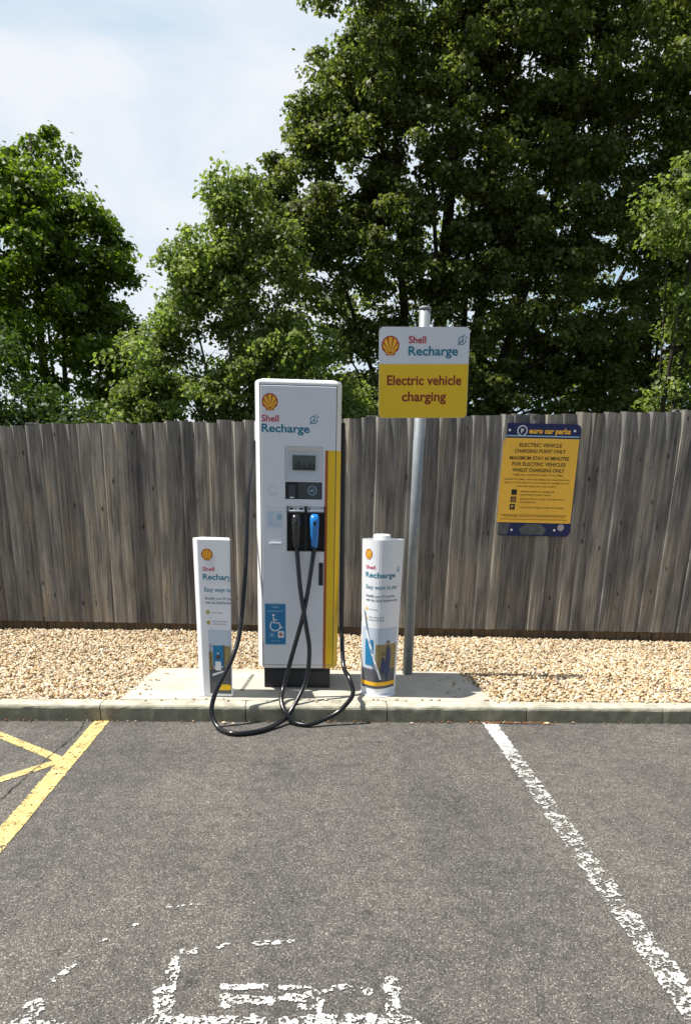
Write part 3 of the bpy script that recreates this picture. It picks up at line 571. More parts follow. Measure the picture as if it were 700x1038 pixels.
# chamfered cabinet
def chamf(x0, x1, y0, y1, c, cb=.015, cy=.070): return [(x0 + c, y0), (x1 - c, y0), (x1, y0 + cy), (x1, y1 - cb), (x1 - cb, y1), (x0 + cb, y1), (x0, y1 - cb), (x0, y0 + cy)]
def cab(z, i=0.0): return [(x, y, z) for x, y in chamf(BX0 + i, BX1 - i, FY + .004 + i, 5.565 - i, .029)]
cb_ = MB(); cb_.loft([cab(BZ0, .006), cab(BZ0 + .006), cab(BZ1 - .022), cab(BZ1 - .014, .003), cab(BZ1 - .006, .009), cab(BZ1, .022)])
body = cb_.build('cabinet', M_white, ch)
DX0, DX1, DZ0, DZ1 = -.268, .212, .285, 2.062
boolean_cut(body, [(DX0, DX1, FY - .05, FY + .06, DZ0, DZ1)])
MB().box(DX0 + .0005, DX1 - .0005, FY + .052, FY + .059, DZ0 + .0005, DZ1 - .0005).build('door_seal', M_seal, ch)
door = MB().box(DX0 + .005, DX1 - .004, FY, FY + .050, DZ0 + .004, DZ1 - .006, .003).build('front_door', M_door, ch)
boolean_cut(door, [(-.115, .128, FY - .02, FY + .024, 1.500, 1.706), (-.112, .125, FY - .02, FY + .016, 1.385, 1.492), (-.102, .146, FY - .02, FY + .042, 1.057, 1.342), (.108, .138, FY - .02, FY + .02, .835, .985)])
# screen in a sloped recess
sr = MB(); y0, y1 = FY + .001, FY + .022
o_, i_ = [(-.114, 1.501), (.127, 1.501), (.127, 1.705), (-.114, 1.705)], [(-.085, 1.545), (.098, 1.545), (.098, 1.672), (-.085, 1.672)]
sr.add([(x, y0, z) for x, z in o_] + [(x, y1, z) for x, z in i_], [[k, (k + 1) % 4, (k + 1) % 4 + 4, k + 4] for k in range(4)] + [[4, 5, 6, 7]])
scr = sr.build('screen_surround', M_recess, ch)
s1 = MB().box(-.066, .080, FY + .012, FY + .0215, 1.563, 1.653, .002).build('screen', M_screen, scr)
cf = lambda u, v, h: (u, FY + .012 - h, v)
a = Art(cf, .0006)
for i in range(7): x = -.045 + i * .019; a.rect(x - .004 - .003 * (i % 2), x + .005, 1.578, 1.592 + .028 * random.random())
a.rect(-.060, .074, 1.568, 1.577); a.build('screen_image', M_screen2, s1)
# card reader panel
rd = MB().box(-.1115, .1245, FY + .006, FY + .0155, 1.3855, 1.4915, .002).build('card_reader', mat('reader_panel', (.055, .062, .075), .3), ch)
MB().box(-.106, -.028, FY + .0005, FY + .0055, 1.391, 1.486, .002).build('payment_terminal', M_black, rd)
MB().box(-.090, -.046, FY - .003, FY + .000, 1.402, 1.474, .002).build('keypad', mat('keypad_grey', (.05, .055, .07), .3), rd)
cf2 = lambda u, v, h: (u, FY + .006 - h, v)
a = Art(cf2, .0008); a.arc(.062, 1.44, .027, 0, 360, .004, 24); a.arc(.052, 1.44, .012, -50, 50, .003, 8); a.arc(.055, 1.44, .020, -45, 45, .003, 8); a.disc(.055, 1.44, .006); a.build('contactless_mark', M_lblue, rd)
a = Art(lambda u, v, h: (u, FY - .003 - h, v), .0005); a.rect(-.083, -.055, 1.392, 1.399); a.build('keypad_label', M_wprint, rd)
# connector bays
hb = MB(); y1 = FY + .041
hb.box(-.1015, .1455, y1 - .003, y1 + .0005, 1.0575, 1.3415); hb.box(-.1015, -.094, FY - .006, y1 - .003, 1.0575, 1.3415); hb.box(.138, .1455, FY - .006, y1 - .003, 1.0575, 1.3415); hb.box(.014, .028, FY - .010, y1 - .0031, 1.0575, 1.3415); hb.box(-.094, .014, FY - .006, y1 - .0031, 1.0575, 1.066); hb.box(.028, .138, FY - .006, y1 - .0031, 1.0575, 1.066)
holder = hb.build('connector_bay', M_black, ch)
for x0, x1, nm in ((-.094, .012, 0), (.030, .140, 1)):
    lb = MB(); lb.add([(x0, FY - .006, 1.312), (x1, FY - .006, 1.312), (x1, FY + .020, 1.343), (x0, FY + .020, 1.343), (x0, FY + .03, 1.300), (x1, FY + .03, 1.300)], [[0, 1, 2, 3], [0, 4, 5, 1], [1, 5, 2], [0, 3, 4], [3, 2, 5, 4]])
    lb = lb.build('bay_label', M_wprint, holder)
    def lf_(u, v, h, x0=x0): t = v; return (x0 + u, FY - .006 + .026 * t - h * .76, 1.312 + .031 * t + h * .64)
    a = EA(lf_, .0008)
    if nm == 0: a.rect(.010, .034, .25, .6); a.rect(.048, .054, .25, .6); a.rect(.072, .096, .25, .6)
    else: a.rect(.008, .020, .25, .6); a.rect(.03, .10, .42, .5)
    a.build('label_mark', M_ink, lb)
# latch
MB().box(.1085, .1375, FY - .004, FY + .018, .8355, .9845, .003).build('door_handle', M_black, ch)
MB().box(.114, .132, FY - .010, FY - .004, .86, .96, .003).build('lock_cover', M_dark, ch)
# stripe: on the door and over the cabinet edge
df = lambda u, v, h: (u, FY - h, v)
bf = lambda u, v, h: (u, FY + .004 - h, v)
a = Art(df, .0009); a.rect(.142, .160, .290, 1.684); a.build('red_stripe', M_ored, ch)
a = Art(df, .0009); a.rect(.1605, .2075, .290, 1.684); a.build('yellow_stripe', M_yel, ch)
ys = MB(); ys.add([(.2125, FY + .0032, .268), (.2143, FY + .0030, .268), (.2444, FY + .0745, .268), (.2444, FY + .0745, 1.684), (.2143, FY + .0030, 1.684), (.2125, FY + .0032, 1.684)], [[0, 1, 4, 5], [1, 2, 3, 4]])
ys.build('edge_stripe', M_yel, ch)
a = Art(bf, .0009); a.rect(.142, .160, .268, .2838); a.build('lower_red_stripe', M_ored, ch)
a = Art(bf, .0009); a.rect(.1605, .212, .268, .2838); a.build('lower_yellow_stripe', M_yel, ch)
# branding
emblem(df, -.205, 1.960, .097, ch)
a = Art(df); a.text('Shell', -.258, 1.848, .038, width=.108, bold=.02); a.build('shell_lettering', M_mag, ch)
a = Art(df); a.text('Recharge', -.258, 1.787, .048, width=.300, bold=.024); leaf_icon(a, .070, 1.865, .056); a.build('recharge_lettering', M_teal, ch)
# small fittings left of the screen
a = EA(df); a.arc(-.190, 1.437, .030, 0, 360, .0025, 26); a.arc(-.190, 1.437, .022, 200, 320, .002, 10); a.build('speaker_ring', mat('pale_ring', (.45, .48, .55), .5), ch)
a = Art(df); a.rect(-.235, -.128, 1.205, 1.312, .004); inf = a.build('info_sticker', mat('sticker_paper', (.62, .68, .78), .5), ch)
a = EA(df, .0018)
for k in range(6): a.line([(-.225, 1.298 - k * .013), (-.225 + random.uniform(.03, .05), 1.298 - k * .013)], .003)
for k in range(2): a.line([(-.215, 1.217 + k * .011), (-.14, 1.217 + k * .011)], .003)
a.rect(-.165, -.135, 1.255, 1.29, .002); a.build('sticker_print', M_lblue, inf)
MB().box(-.215, -.135, FY - .012, FY - .0002, 1.098, 1.110, .003).build('small_shelf', M_recess, ch)
a = EA(df); a.line([(-.24, 1.328), (-.108, 1.328)], .002); a.line([(-.24, 1.195), (-.108, 1.195)], .0015); a.build('panel_joint', M_recess, ch)
# accessibility sticker
a = Art(df); a.rect(-.253, -.108, .428, .712, .006); st = a.build('assistance_sticker', M_lblue, ch)
a = Art(df, .0014); a.rect(-.247, -.114, .434, .706, .004); a.build('sticker_field', M_blue, st)
a = Art(df, .0020); a.text('Need', -.18, .680, .016, align='C', bold=.01); a.text('assistance?', -.18, .655, .015, width=.105, align='C', bold=.01); a.text('Call for help', -.18, .452, .008, width=.07, align='C'); a.build('sticker_lettering', M_lblue, st)
a = Art(df, .0020); u, v = -.185, .570; a.disc(u - .008, v + .062, .0085); a.line([(u - .008, v + .050), (u - .005, v + .010), (u + .030, v + .010), (u + .042, v - .024), (u + .055, v - .018)], .0075); a.line([(u - .006, v + .030), (u + .018, v + .030)], .006); a.arc(u + .004, v - .010, .034, 125, 372, .0075, 22)
a.build('wheelchair_symbol', M_wprint, st)
a = Art(df, .0020); a.rect(-.163, -.123, .478, .524, .006); q = a.build('button_square', M_wprint, st)
a = Art(df, .0026); a.disc(-.143, .501, .013); a.build('button_dot', mat('button_pink', (.40, .20, .18), .5), q)
a = Art(df, .0020); a.arc(-.205, .500, .020, 0, 360, .002, 20); a.poly([(-.212, .508), (-.200, .508), (-.200, .500), (-.193, .490), (-.212, .490)]); a.build('phone_symbol', M_lblue, st)
# plinth
MB().box(-.262, .196, FY + .058, 5.53, .1115, .262, .004).build('plinth', M_dark, ch)
MB().box(-.235, .165, FY + .050, FY + .0575, .135, .235, .003).build('plinth_cover', M_dark, ch)
# cable outlets high on both sides
MB().box(-.318, -.2995, 5.37, 5.45, 1.74, 1.86, .006).build('cable_outlet', M_white, ch)
MB().box(.2435, .272, 5.24, 5.32, 1.70, 1.86, .008).build('cable_outlet', M_black, ch)

# cables with plugs
def plug(cx, m, name, par, r0=.021):
    mb = MB(); secs = []
    pth = [(1.296, FY + .005, .012, .010), (1.292, FY - .004, .022, .020), (1.275, FY - .014, .030, .028), (1.245, FY - .020, .031, .030), (1.200, FY - .022, .028, .028), (1.150, FY - .018, .026, .026), (1.105, FY - .012, .0235, .023), (1.082, FY - .010, .020, .019)]
    for z, y, rx, ry in pth: secs.append([(cx + rx * math.copysign(abs(math.cos(t)) ** .75, math.cos(t)), y + ry * math.copysign(abs(math.sin(t)) ** .75, math.sin(t)), z) for t in [2 * math.pi * k / 16 for k in range(16)]])
    mb.loft(secs); p_ = mb.build(name, m, par, True)
    MB().box(cx - .024, cx + .024, FY - .005, FY + .037, 1.215, 1.288, .008).build('plug_head', M_black, p_)
    MB().box(cx - .008, cx + .008, FY - .056, FY - .040, 1.225, 1.255, .005).build('trigger', M_black, p_)
    return p_
CR = .0150
Apts = [(-.040, FY - .012, 1.095), (-.034, 5.08, 1.04), (-.012, 4.99, .82), (.025, 4.93, .60), (.048, 4.90, .44), (.030, 4.86, .26), (-.03, 4.775, .135), (-.100, 4.69, .045), (-.19, 4.57, .019), (-.30, 4.47, .0175), (-.425, 4.445, .0175), (-.52, 4.54, .024), (-.568, 4.62, .10), (-.54, 4.66, .225), (-.45, 4.75, .40), (-.400, 4.87, .57), (-.372, 5.08, .92), (-.352, 5.25, 1.40), (-.325, 5.38, 1.66), (-.310, 5.41, 1.76)]
Bpts = [(.078, FY - .012, 1.095), (.070, 5.075, 1.03), (.015, 4.97, .70), (-.065, 4.93, .40), (-.118, 4.87, .21), (-.133, 4.77, .135), (-.105, 4.69, .075), (-.050, 4.655, .024), (.04, 4.62, .0175), (.15, 4.655, .045), (.24, 4.68, .09), (.312, 4.70, .165), (.330, 4.725, .215), (.305, 4.79, .29), (.277, 4.93, .33), (.268, 5.08, .53), (.268, 5.20, .80), (.266, 5.26, 1.4), (.262, 5.27, 1.76)]
ca = MB(); sp1 = spline(Apts, 10); ca.tube(sp1, [CR] * len(sp1), 12); ca = ca.build('charging_cable', M_rubber, ch, True); tag(ca, 'cable from the black plug looping left past the square bollard')
cb = MB(); sp2 = spline(Bpts, 10); cb.tube(sp2, [CR] * len(sp2), 12); cb = cb.build('charging_cable', M_rubber, ch, True); tag(cb, 'cable from the blue plug looping right to the cabinet side')
tag(plug(-.040, M_plug, 'charging_plug', ca), 'black plug handle'); tag(plug(.078, M_plugb, 'charging_plug', cb), 'bright blue plug handle')

# ================================================================ BOLLARDS IN PRINTED SLEEVES
def path_fn(path, centre, zb, zt, sb_, st_, u0):
    """surface of a sleeve: u along the outline from corner u0, v = world height, tapered about the centre"""
    P = [Vector(q) for q in path]; L_ = [0]
    for i in range(len(P)): L_.append(L_[-1] + (P[(i + 1) % len(P)] - P[i]).length)
    tot = L_[-1]; c = Vector(centre)
    def f(u, v, h):
        u = (u + u0) % tot; i = max(0, min(len(P) - 1, int(np.searchsorted(L_, u, side='right')) - 1)); a_, b_ = P[i], P[(i + 1) % len(P)]; d = (b_ - a_); q = a_ + d * ((u - L_[i]) / max(d.length, 1e-9))
        s_ = sb_ + (st_ - sb_) * max(0, min(1, (v - zb) / (zt - zb))); q = c + (q - c) * s_; nn = Vector((d.y, -d.x)).normalized(); q = q + nn * h
        return (q.x, q.y, v)
    return f, tot
def sleeve_mesh(path, centre, zb, zt, sb_, st_, name, m, par, warp=0.0, lid=True, skew=(0, 0)):
    secs = []; c = Vector(centre); nz = 14
    for j in range(nz + 1):
        t = j / nz; s_ = sb_ + (st_ - sb_) * t; secs.append([(*(c + (Vector(q) - c) * s_)[:], zb + (zt - zb) * t) for q in path])
    mb = MB(); mb.loft(secs, caps=lid); return mb.build(name, m, par)
def round_path(corners, r=.012, n=4):
    out_ = []; N = len(corners)
    for i in range(N):
        p0, p1, p2 = Vector(corners[i - 1]), Vector(corners[i]), Vector(corners[(i + 1) % N]); a_ = (p0 - p1).normalized() * r; b_ = (p2 - p1).normalized() * r
        for k in range(n + 1):
            t = k / n; out_.append(((p1 + a_) * (1 - t) ** 2 + p1 * 2 * t * (1 - t) + (p1 + b_) * t * t)[:])
    return out_
def bullet(art, u, v, r): art.disc(u, v, r, 12)

# left: square sleeve
bl = thing('sleeved_bollard', 'square white bollard sleeve with a charging advert, left of the charger', 'bollard', (-.58, 5.02, .11), group='bollards guarding the charger')
corn = [(-.664, 4.925), (-.452, 4.905), (-.476, 5.09), (-.655, 5.125), (-.702, 5.03)]
path = round_path(corn, .010)
fL, tot = path_fn(path, (-.575, 5.01), .125, 1.135, .93, 1.0, .012)
sl_ = sleeve_mesh(path, (-.575, 5.01), .118, 1.137, .93, 1.0, 'printed_sleeve', M_sleeve, bl)
MB().box(-.69, -.46, 4.93, 5.11, .1115, .1175, .002).build('foot_flange', M_sleeve, bl)
emblem(fL, .060, 1.045, .072, sl_)
a = Art(fL); a.text('Shell', .028, .943, .026, width=.078, bold=.02); a.build('shell_lettering', M_mag, sl_)
a = Art(fL); a.text('Recharge', .028, .889, .036, width=.215, bold=.024); a.build('recharge_lettering', M_teal, sl_)
a = Art(fL); a.text('Easy ways to pay', .034, .812, .030, width=.235, bold=.012); a.build('slogan_lettering', M_teal, sl_)
a = Art(fL); a.text('Simplify your EV journey', .036, .762, .016, width=.215, bold=.02); a.text('with the Shell Recharge app', .036, .735, .016, width=.235, bold=.02); a.text('Pay in the app', .080, .674, .010, width=.07); a.text('Find a charge point', .082, .618, .010, width=.10); a.text('quickly and easily', .082, .600, .010, width=.09); a.build('small_lettering', M_grey_t, sl_)
a = EA(fL); a.disc(.052, .680, .014, 14); a.disc(.054, .612, .014, 14); a.build('bullet_dot', mat('olive_dots', (.42, .36, .10), .5), sl_)
a = Art(fL); a.grid(.048, .200, .135, .565, 8, 10); pic = a.build('advert_picture', M_post_pr, sl_)
a = Art(fL, .0016); a.grid(.048, .200, .135, .30, 8, 3); a.poly([(.048, .30), (.200, .30), (.200, .335), (.12, .305)]); a.build('printed_road', M_road_pr, pic)
a = EA(fL, .0020); a.grid(.120, .200, .325, .46, 6, 3); a.grid(.048, .075, .30, .42, 3, 3); a.build('printed_field', M_field_pr, pic)
a = EA(fL, .0026); a.rect(.078, .150, .325, .455, .004); a.rect(.075, .155, .452, .462); a.build('printed_charger', M_bprint, pic)
a = EA(fL, .0032); a.rect(.092, .132, .295, .355, .004); a.poly([(.07, .255), (.18, .295), (.18, .305), (.07, .27)]); a.disc(.112, .41, .006, 10); a.build('printed_car', M_wprint, pic)
a = EA(fL, .0036); a.disc(.112, .385, .016, 12); a.line([(.062, .47), (.058, .40), (.062, .32), (.072, .30), (.080, .32)], .005); a.line([(.150, .47), (.156, .40), (.15, .31)], .005); a.build('printed_hose', mat('hose_print', (.10, .07, .06), .5), pic)
a = Art(fL, .0040); a.rect(.088, .200, .160, .200, .018); a.build('printed_button', M_yel, pic)

# right: rounded sleeve over a tube
brt = thing('sleeved_bollard', 'rounded white bollard sleeve with tube top and advert, right of the charger', 'bollard', (.525, 5.06, .11), group='bollards guarding the charger')
path = [(.525 + .137 * math.cos(t), 5.05 + (-.115 * (1 - abs(math.cos(t) + .12 * math.sin(t) ** 2) ** 1.9) * (abs(math.sin(t)) ** .15) if math.sin(t) < 0 else .075 * math.sin(t))) for t in [R(180 + 360 * k / 48) for k in range(48)]]
fR, tot = path_fn(path, (.525, 5.06), .12, 1.150, .86, 1.0, 0.0)
s2 = sleeve_mesh(path, (.525, 5.06), .118, 1.150, .86, 1.0, 'printed_sleeve', M_sleeve, brt, lid=False)
MB().tube([(.515, 5.04, .112), (.515, 5.04, 1.172), (.515, 5.04, 1.180), (.515, 5.04, 1.181)], [.056, .056, .050, .044], 28).build('bollard_tube', M_white, brt, True)
MB().tube([(.525, 5.05, .1115), (.525, 5.05, .1175)], [.122, .122], 32).build('foot_flange', M_sleeve, brt)
U = .050
emblem(fR, U + .022, 1.058, .066, s2)
a = Art(fR); a.text('Shell', U - .003, .966, .022, width=.082, bold=.02); a.build('shell_lettering', M_mag, s2)
a = Art(fR); a.text('Recharge', U - .005, .912, .034, width=.245, bold=.024); leaf_icon(a, U + .270, .965, .036); a.build('recharge_lettering', M_teal, s2)
a = Art(fR); a.text('Easy ways to pay', U, .838, .027, width=.265, bold=.012); a.build('slogan_lettering', M_teal, s2)
a = Art(fR); a.text('Simplify your EV journey', U, .785, .016, width=.245, bold=.02); a.text('with the Shell Recharge app', U, .757, .016, width=.275, bold=.02); a.text('Pay in the app', U + .035, .700, .010, width=.07); a.text('Find a charge point', U + .035, .648, .010, width=.12); a.text('quickly and easily', U + .035, .630, .010, width=.12); a.build('small_lettering', M_grey_t, s2)
a = EA(fR); a.disc(U + .010, .705, .011, 12); a.disc(U + .010, .642, .011, 12); a.build('bullet_dot', M_yel2, s2)
a = Art(fR); a.grid(.015, .345, .215, .580, 20, 6); pic = a.build('advert_picture', M_post_pr, s2)
a = Art(fR, .0016); a.grid(.015, .345, .165, .300, 20, 3); a.build('printed_road', M_road_pr, pic)
a = Art(fR, .0020); a.grid(.150, .345, .300, .470, 12, 3); a.build('printed_field', M_field_pr, pic)
a = Art(fR, .0024)
for k in range(6): t0, t1 = k / 6, (k + 1) / 6; a.poly([(.030 + .10 * t0, .70 - .40 * t0), (.050 + .105 * t0, .68 - .38 * t0), (.050 + .105 * t1, .68 - .38 * t1), (.030 + .10 * t1, .70 - .40 * t1)])
a.build('printed_edge', mat('grey_blue_print', (.14, .19, .26), .5), pic)
a = Art(fR, .0030); a.grid(.055, .130, .325, .500, 6, 2); a.build('printed_charger', M_bprint, pic)
a = Art(fR, .0036)
for k in range(6): t0, t1 = k / 6, (k + 1) / 6; a.poly([(.055 + .13 * t0, .56 - .33 * t0), (.075 + .125 * t0, .56 - .33 * t0), (.075 + .125 * t1, .56 - .33 * t1), (.055 + .13 * t1, .56 - .33 * t1)])
a.build('printed_bonnet', M_wprint, pic)
PX = .035; fR0 = fR; fR = lambda u, v, h: fR0(u + PX, v, h)
a = EA(fR, .0042); a.poly([(.205, .46), (.222, .462), (.238, .44), (.245, .36), (.238, .28), (.225, .245), (.200, .25), (.190, .32), (.196, .40)]); a.poly([(.165, .385), (.182, .38), (.190, .33), (.186, .27), (.165, .27), (.158, .33)]); a.line([(.215, .25), (.212, .215), (.226, .212)], .008); a.line([(.188, .34), (.145, .30)], .008); a.build('printed_coat', M_coat_pr, pic)
a = EA(fR, .0048); a.disc(.214, .478, .011, 10); a.disc(.172, .396, .009, 10); a.build('printed_face', M_skin_pr, pic)
a = EA(fR, .0052); a.arc(.214, .482, .012, -20, 200, .006, 8); a.arc(.172, .400, .010, -20, 200, .005, 8); a.build('printed_hair', M_ink, pic)
fR = fR0; a = Art(fR, .0046); a.grid(.010, .348, .185, .212, 20, 1); a.build('printed_band', M_yel2, pic)

# ================================================================ TREES
def leaf_mat(name, dark, mid, light, trans=.34):
    return island_mat(name, [(0, dark), (.5, mid), (.85, light), (1, tuple(c * 1.15 for c in light))], rough=.5, spec=.35, nscale=.9, namt=.22, trans=trans, tcol=(1.5, 1.7, .75))
L_maple = leaf_mat('maple_leaves', (.056, .084, .010), (.105, .150, .017), (.170, .225, .030), .44)
L_bright = leaf_mat('light_leaves', (.110, .145, .038), (.180, .225, .062), (.245, .285, .098), .45)
L_dark = leaf_mat('dark_leaves', (.056, .074, .022), (.112, .134, .038), (.190, .210, .064), .44)
L_shrub = leaf_mat('shrub_leaves', (.030, .052, .012), (.055, .088, .018), (.090, .130, .030), .42)

def n3(p, s, seed):
    return .5 * fbm(p[:, 0] * s + seed, p[:, 2] * s + p[:, 1] * s * .7, 3) + .5 * fbm(p[:, 1] * s + seed * 2, p[:, 2] * s * 1.1 - p[:, 0] * s * .4, 3)
def make_tree(name, label, cat, base, lobes, n_clump, per, leaf, rc, m, stems, seed, gap=.38, shell=.45, droop=.2, trunk_r=.12, nbr=90, flat=.6, bark=M_bark):
    """lobes: (cx,cy,cz,rx,ry,rz,weight). Leaves grow in clumps; twigs reach from the stems to the clumps."""
    g = np.random.default_rng(seed); base = np.array(base, float); root = thing(name, label, cat, tuple(base))
    wts = np.array([l[6] * l[3] * l[4] * l[5] for l in lobes]); wts /= wts.sum(); C = []
    for l, k in zip(lobes, g.multinomial(n_clump, wts)):
        d = g.normal(size=(k, 3)); d /= np.linalg.norm(d, axis=1)[:, None]; r = g.random(k) ** shell
        C.append(np.array(l[:3]) + d * r[:, None] * np.array(l[3:6]))
    C = np.concatenate(C); nz = n3(C, 1.9, seed); C = C[nz > np.quantile(nz, gap * .6)]; C = C[C[:, 2] > base[2] + .3]
    # stems
    mb = MB(); nodes = []
    for (tx, ty, tz, r, bx, by) in stems:
        st = np.array([base[0] + bx, base[1] + by, base[2] - .1]); en = np.array([tx, ty, tz]); pts = []; rad = []; ph = g.random(2) * 6
        for k in range(13):
            t = k / 12; q = st + (en - st) * np.array([t ** 1.25, t ** 1.25, t]) + np.array([math.sin(ph[0] + t * 6), math.cos(ph[1] + t * 5), 0]) * .10 * math.sin(t * 3.1); pts.append(q); rad.append(max(.008, r * (1 - t) ** .8)); nodes.append((q, rad[-1]))
        mb.tube(pts, rad, 8)
    NP = np.array([q for q, _ in nodes]); NRr = np.array([r for _, r in nodes])
    for c in C[g.permutation(len(C))[:nbr]]:
        d = np.linalg.norm(NP - c, axis=1) + 1.2 * np.abs((NP[:, 2] - (c[2] - .35 * np.linalg.norm((NP - c)[:, :2], axis=1)))); i = int(np.argmin(d)); a_ = NP[i]; ln = np.linalg.norm(c - a_)
        if ln < .25: continue
        r0 = min(NRr[i] * .7, .008 + ln * .011); md_ = (a_ + c) / 2 + np.array([g.normal() * .06, g.normal() * .06, .10 * ln + g.normal() * .05]); pts = [a_, a_ * .45 + md_ * .55 + g.normal(size=3) * .03, md_, md_ * .45 + c * .55 + g.normal(size=3) * .04, c]
        mb.tube(pts, [r0, r0 * .8, r0 * .62, r0 * .4, r0 * .15], 5, caps=False)
        for k in range(2):
            p0 = pts[2 + k]; e = p0 + np.clip(g.normal(size=3), -1.2, 1.2) * np.array([.14, .14, .12]); mb.tube([p0, (p0 + e) / 2 + np.array([0, 0, .04]), e], [r0 * .4, r0 * .25, r0 * .1], 4, caps=False)
    mb.build('trunk', bark, root, True)
    # leaves
    cnt = np.maximum(3, g.normal(per, per * .35, len(C)).astype(int)); tot_ = cnt.sum(); ci = np.repeat(np.arange(len(C)), cnt); rr_ = rc * g.uniform(.6, 1.35, len(C))
    d = g.normal(size=(tot_, 3)); d /= np.linalg.norm(d, axis=1)[:, None]; r = g.random(tot_) ** .42
    P_ = C[ci] + d * r[:, None] * rr_[ci][:, None] * np.array([1, 1, flat]); P_[:, 2] -= droop * rr_[ci] * (r ** 2)
    # sprays that poke out past the clump
    k = g.random(tot_) < .10; P_[k] += d[k] * rr_[ci][k][:, None] * g.random((k.sum(), 1)) * .45
    cc = np.array([np.mean([l[0] for l in lobes]), np.mean([l[1] for l in lobes]), 0]); o_ = P_ - C[ci]; o_ /= np.linalg.norm(o_, axis=1)[:, None] + 1e-6
    N_ = o_ * .55 + np.array([0, 0, .75]) + g.normal(size=(tot_, 3)) * .55; N_ /= np.linalg.norm(N_, axis=1)[:, None]
    T = np.cross(N_, g.normal(size=(tot_, 3))); T[:, 2] -= droop; T -= N_ * (T * N_).sum(1)[:, None]; T /= np.linalg.norm(T, axis=1)[:, None]; B = np.cross(N_, T)
    ln = leaf * g.uniform(.65, 1.25, tot_)[:, None]; wd = ln * g.uniform(.36, .46, tot_)[:, None]; cur = N_ * ln * .12
    v = np.stack([P_ - T * ln * .5, P_ - B * wd - T * ln * .05 + cur, P_ + T * ln * .5 - cur * .6, P_ + B * wd - T * ln * .05 + cur], 1).reshape(-1, 3)
    f = np.arange(tot_ * 4).reshape(-1, 4)
    npmesh('crown', v, f, m, root); return root

make_tree('maple_tree', 'tall dark rounded tree with bright green top at the far left', 'tree', (-5.0, 16.2, .09),
          [(-5.1, 16.2, 4.7, 2.1, 2.0, 1.9, 1), (-4.8, 16.2, 6.2, .95, 1.2, 1.1, 2.4), (-3.95, 16.2, 5.0, .95, 1.1, 1.2, 1.6), (-6.6, 16.5, 5.3, 1.7, 1.7, 2.1, 1), (-3.55, 16, 3.6, .75, 1.1, 1.1, 1.2), (-5.0, 16.3, 2.4, 1.9, 1.5, .8, .6), (-3.6, 16.1, 2.4, .9, .9, .7, 2)],
          620, 135, .098, .32, L_maple, [(-4.8, 16.2, 7.1, .14, 0, 0), (-4.1, 16.1, 5.9, .09, .15, 0), (-5.7, 16.4, 6.2, .10, -.2, .1), (-3.5, 16, 4.6, .06, .3, 0), (-6.6, 16.4, 6.0, .08, -.4, 0), (-4.5, 15.6, 5.4, .06, .1, -.1)], 21, gap=.45, nbr=260)
make_tree('shrub', 'dark green bushy shrub behind the left end of the fence', 'shrub', (-4.2, 10.8, .09),
          [(-4.5, 10.9, 2.0, 1.25, 1.0, 1.35, 1), (-3.5, 10.8, 1.7, .75, .8, 1.1, 1.3), (-5.8, 11, 2.3, 1.2, 1, 1.5, 1), (-4.4, 10.9, 3.0, .8, .7, .5, 2), (-3.1, 10.9, 1.9, .5, .7, .6, 2)],
          340, 105, .062, .30, L_shrub, [(-4.3, 10.8, 3.0, .05, 0, 0), (-3.6, 10.8, 2.4, .04, .1, 0), (-4.9, 10.9, 3.1, .05, -.2, 0), (-5.8, 11, 3, .05, -.4, 0)], 5, gap=.2, nbr=80)
make_tree('light_tree', 'airy light green young tree behind the fence, left of the charger', 'tree', (-1.1, 12.0, .09),
          [(-1.25, 12, 2.7, 1.35, 1.0, 1.25, .8), (-2.1, 12, 2.1, .9, .8, 1.1, 1), (-.85, 12.1, 4.1, .62, .6, .85, 1.6), (-1.6, 12, 4.0, .52, .5, .65, 2.2), (-1.10, 12, 5.0, .26, .32, .42, 6), (-.70, 12, 4.95, .28, .35, .50, 5), (-.30, 12.1, 4.3, .30, .4, .6, 3.5), (-.35, 12.1, 3.0, .9, .8, 1.1, .9), (-2.65, 12.1, 1.9, .5, .6, .8, .9), (-1.3, 12.0, 1.7, 1.5, .9, .7, 1.6), (-2.25, 12, 2.9, .55, .6, .75, 2.2), (-1.9, 12, 3.5, .4, .5, .6, 3.0), (-1.2, 12, 4.4, .5, .5, .5, 2.5)],
          1150, 72, .064, .21, L_bright, [(-1.0, 12, 5.4, .05, 0, 0), (-1.65, 12, 4.5, .04, -.1, 0), (-.6, 12.1, 5.35, .04, .1, 0), (-.3, 12, 4.3, .035, .2, 0), (-2.2, 12, 3.2, .035, -.2, 0)], 35, gap=.35, droop=.5, nbr=230, shell=.5,
          bark=mat('pale_bark', (.13, .12, .10), .9, var=.3, vscale=20))
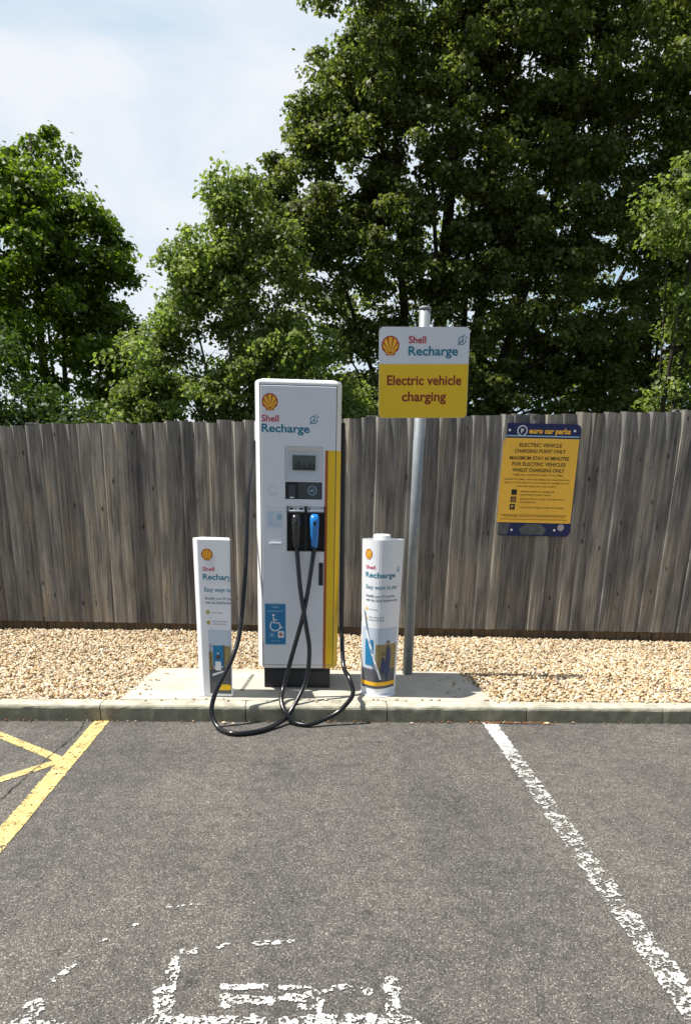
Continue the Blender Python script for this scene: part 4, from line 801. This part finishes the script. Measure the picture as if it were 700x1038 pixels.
make_tree('large_tree', 'huge dense dark tree filling the picture behind the pole sign', 'tree', (2.5, 14.6, .09),
          [(2.6, 14.6, 8.6, 2.6, 2.2, 3.0, 1), (1.2, 14.4, 5.6, 1.65, 1.6, 2.2, 1.2), (4.2, 14.8, 7.0, 2.1, 2.0, 3.2, .9), (.25, 14.2, 4.8, .85, 1.1, 1.6, 1.6), (2.8, 14.4, 3.8, 2.3, 1.6, 1.9, .9), (1.0, 14.3, 2.6, 1.5, 1.2, 1.4, .9), (1.2, 14.4, 7.8, .95, 1.1, 1.1, 1.8), (4.6, 14.6, 3.4, 1.6, 1.4, 1.8, 1.1), (3.2, 14.3, 5.4, 1.9, 1.3, 1.5, 1.0), (-.25, 14.2, 5.6, .55, .7, .95, 2.8), (.45, 14.3, 6.9, .6, .8, .8, 3.2), (2.4, 14.2, 2.5, 3.4, 1.1, .8, 1.3)],
          2050, 155, .074, .27, L_dark, [(2.4, 14.6, 10.5, .17, 0, 0), (1.2, 14.4, 8.3, .12, -.2, 0), (3.6, 14.8, 9.8, .14, .25, .1), (.2, 14.2, 5.9, .07, -.35, 0), (4.8, 14.8, 8.6, .11, .4, 0), (2.0, 14.2, 7.6, .09, -.1, -.2), (1.4, 14.2, 5.4, .07, -.2, -.2), (4.4, 14.5, 5.6, .08, .4, -.1), (3.0, 14.4, 8.2, .09, .1, -.1)], 44, gap=.34, nbr=420, shell=.5, flat=.5)
make_tree('shrub', 'mid green shrub with drooping sprays behind the charger top', 'shrub', (.25, 12.6, .09),
          [(.1, 12.6, 2.5, .9, .7, 1.1, 1), (.75, 12.7, 2.2, .7, .7, .9, 1), (-.2, 12.6, 3.3, .5, .5, .6, 1)],
          230, 75, .066, .24, L_bright, [(.1, 12.6, 3.6, .04, 0, 0), (.7, 12.7, 2.9, .03, .1, 0), (-.3, 12.6, 3.4, .03, -.1, 0)], 55, gap=.3, nbr=80)
make_tree('broad_tree', 'dark spreading tree at the right edge behind the yellow notice', 'tree', (7.2, 15.4, .09),
          [(7.0, 15.4, 6.0, 2.2, 1.9, 3.0, 1), (6.4, 15.2, 8.6, 2.1, 1.9, 2.2, 1), (8.6, 15.6, 5.4, 2.2, 2, 3.2, .7), (6.2, 15.2, 3.3, 1.5, 1.5, 1.6, .9), (6.4, 14.8, 2.3, 2.2, 1.0, .8, 1.5)],
          1050, 145, .078, .30, L_dark, [(7, 15.4, 9.6, .15, 0, 0), (6.0, 15.2, 8, .10, -.3, 0), (8.4, 15.6, 8, .11, .4, 0), (6.2, 15, 5.4, .07, -.3, -.2)], 66, gap=.4, nbr=240)
make_tree('slender_tree', 'yellow green slender tree nearest the fence at the right edge', 'tree', (5.0, 11.4, .09),
          [(5.0, 11.4, 4.9, .55, .6, .5, 1.3), (5.4, 11.4, 3.6, .55, .6, .8, .8), (5.55, 11.5, 6.0, .65, .6, .7, 1), (5.2, 11.4, 2.4, .45, .5, .5, .8)],
          150, 75, .072, .25, L_bright, [(5.4, 11.4, 6.5, .05, 0, 0), (4.9, 11.4, 5.1, .03, -.1, 0), (5.6, 11.5, 6.0, .04, .2, 0)], 77, gap=.35, nbr=90)
make_tree('backdrop_tree', 'distant dark tree glimpsed through the gap between the big trees', 'tree', (4.9, 19.5, .09),
          [(5.0, 19.5, 4.2, 3.4, 1.6, 3.6, 1), (1.8, 19.8, 3.2, 2.6, 1.6, 2.6, 1), (9.0, 19.8, 5.4, 3.2, 1.8, 4.4, 1)],
          380, 85, .13, .55, L_dark, [(5, 19.5, 9, .15, 0, 0), (2, 19.8, 6, .12, -.4, 0), (8.6, 19.8, 8.6, .13, .5, 0)], 88, gap=.7, nbr=80)
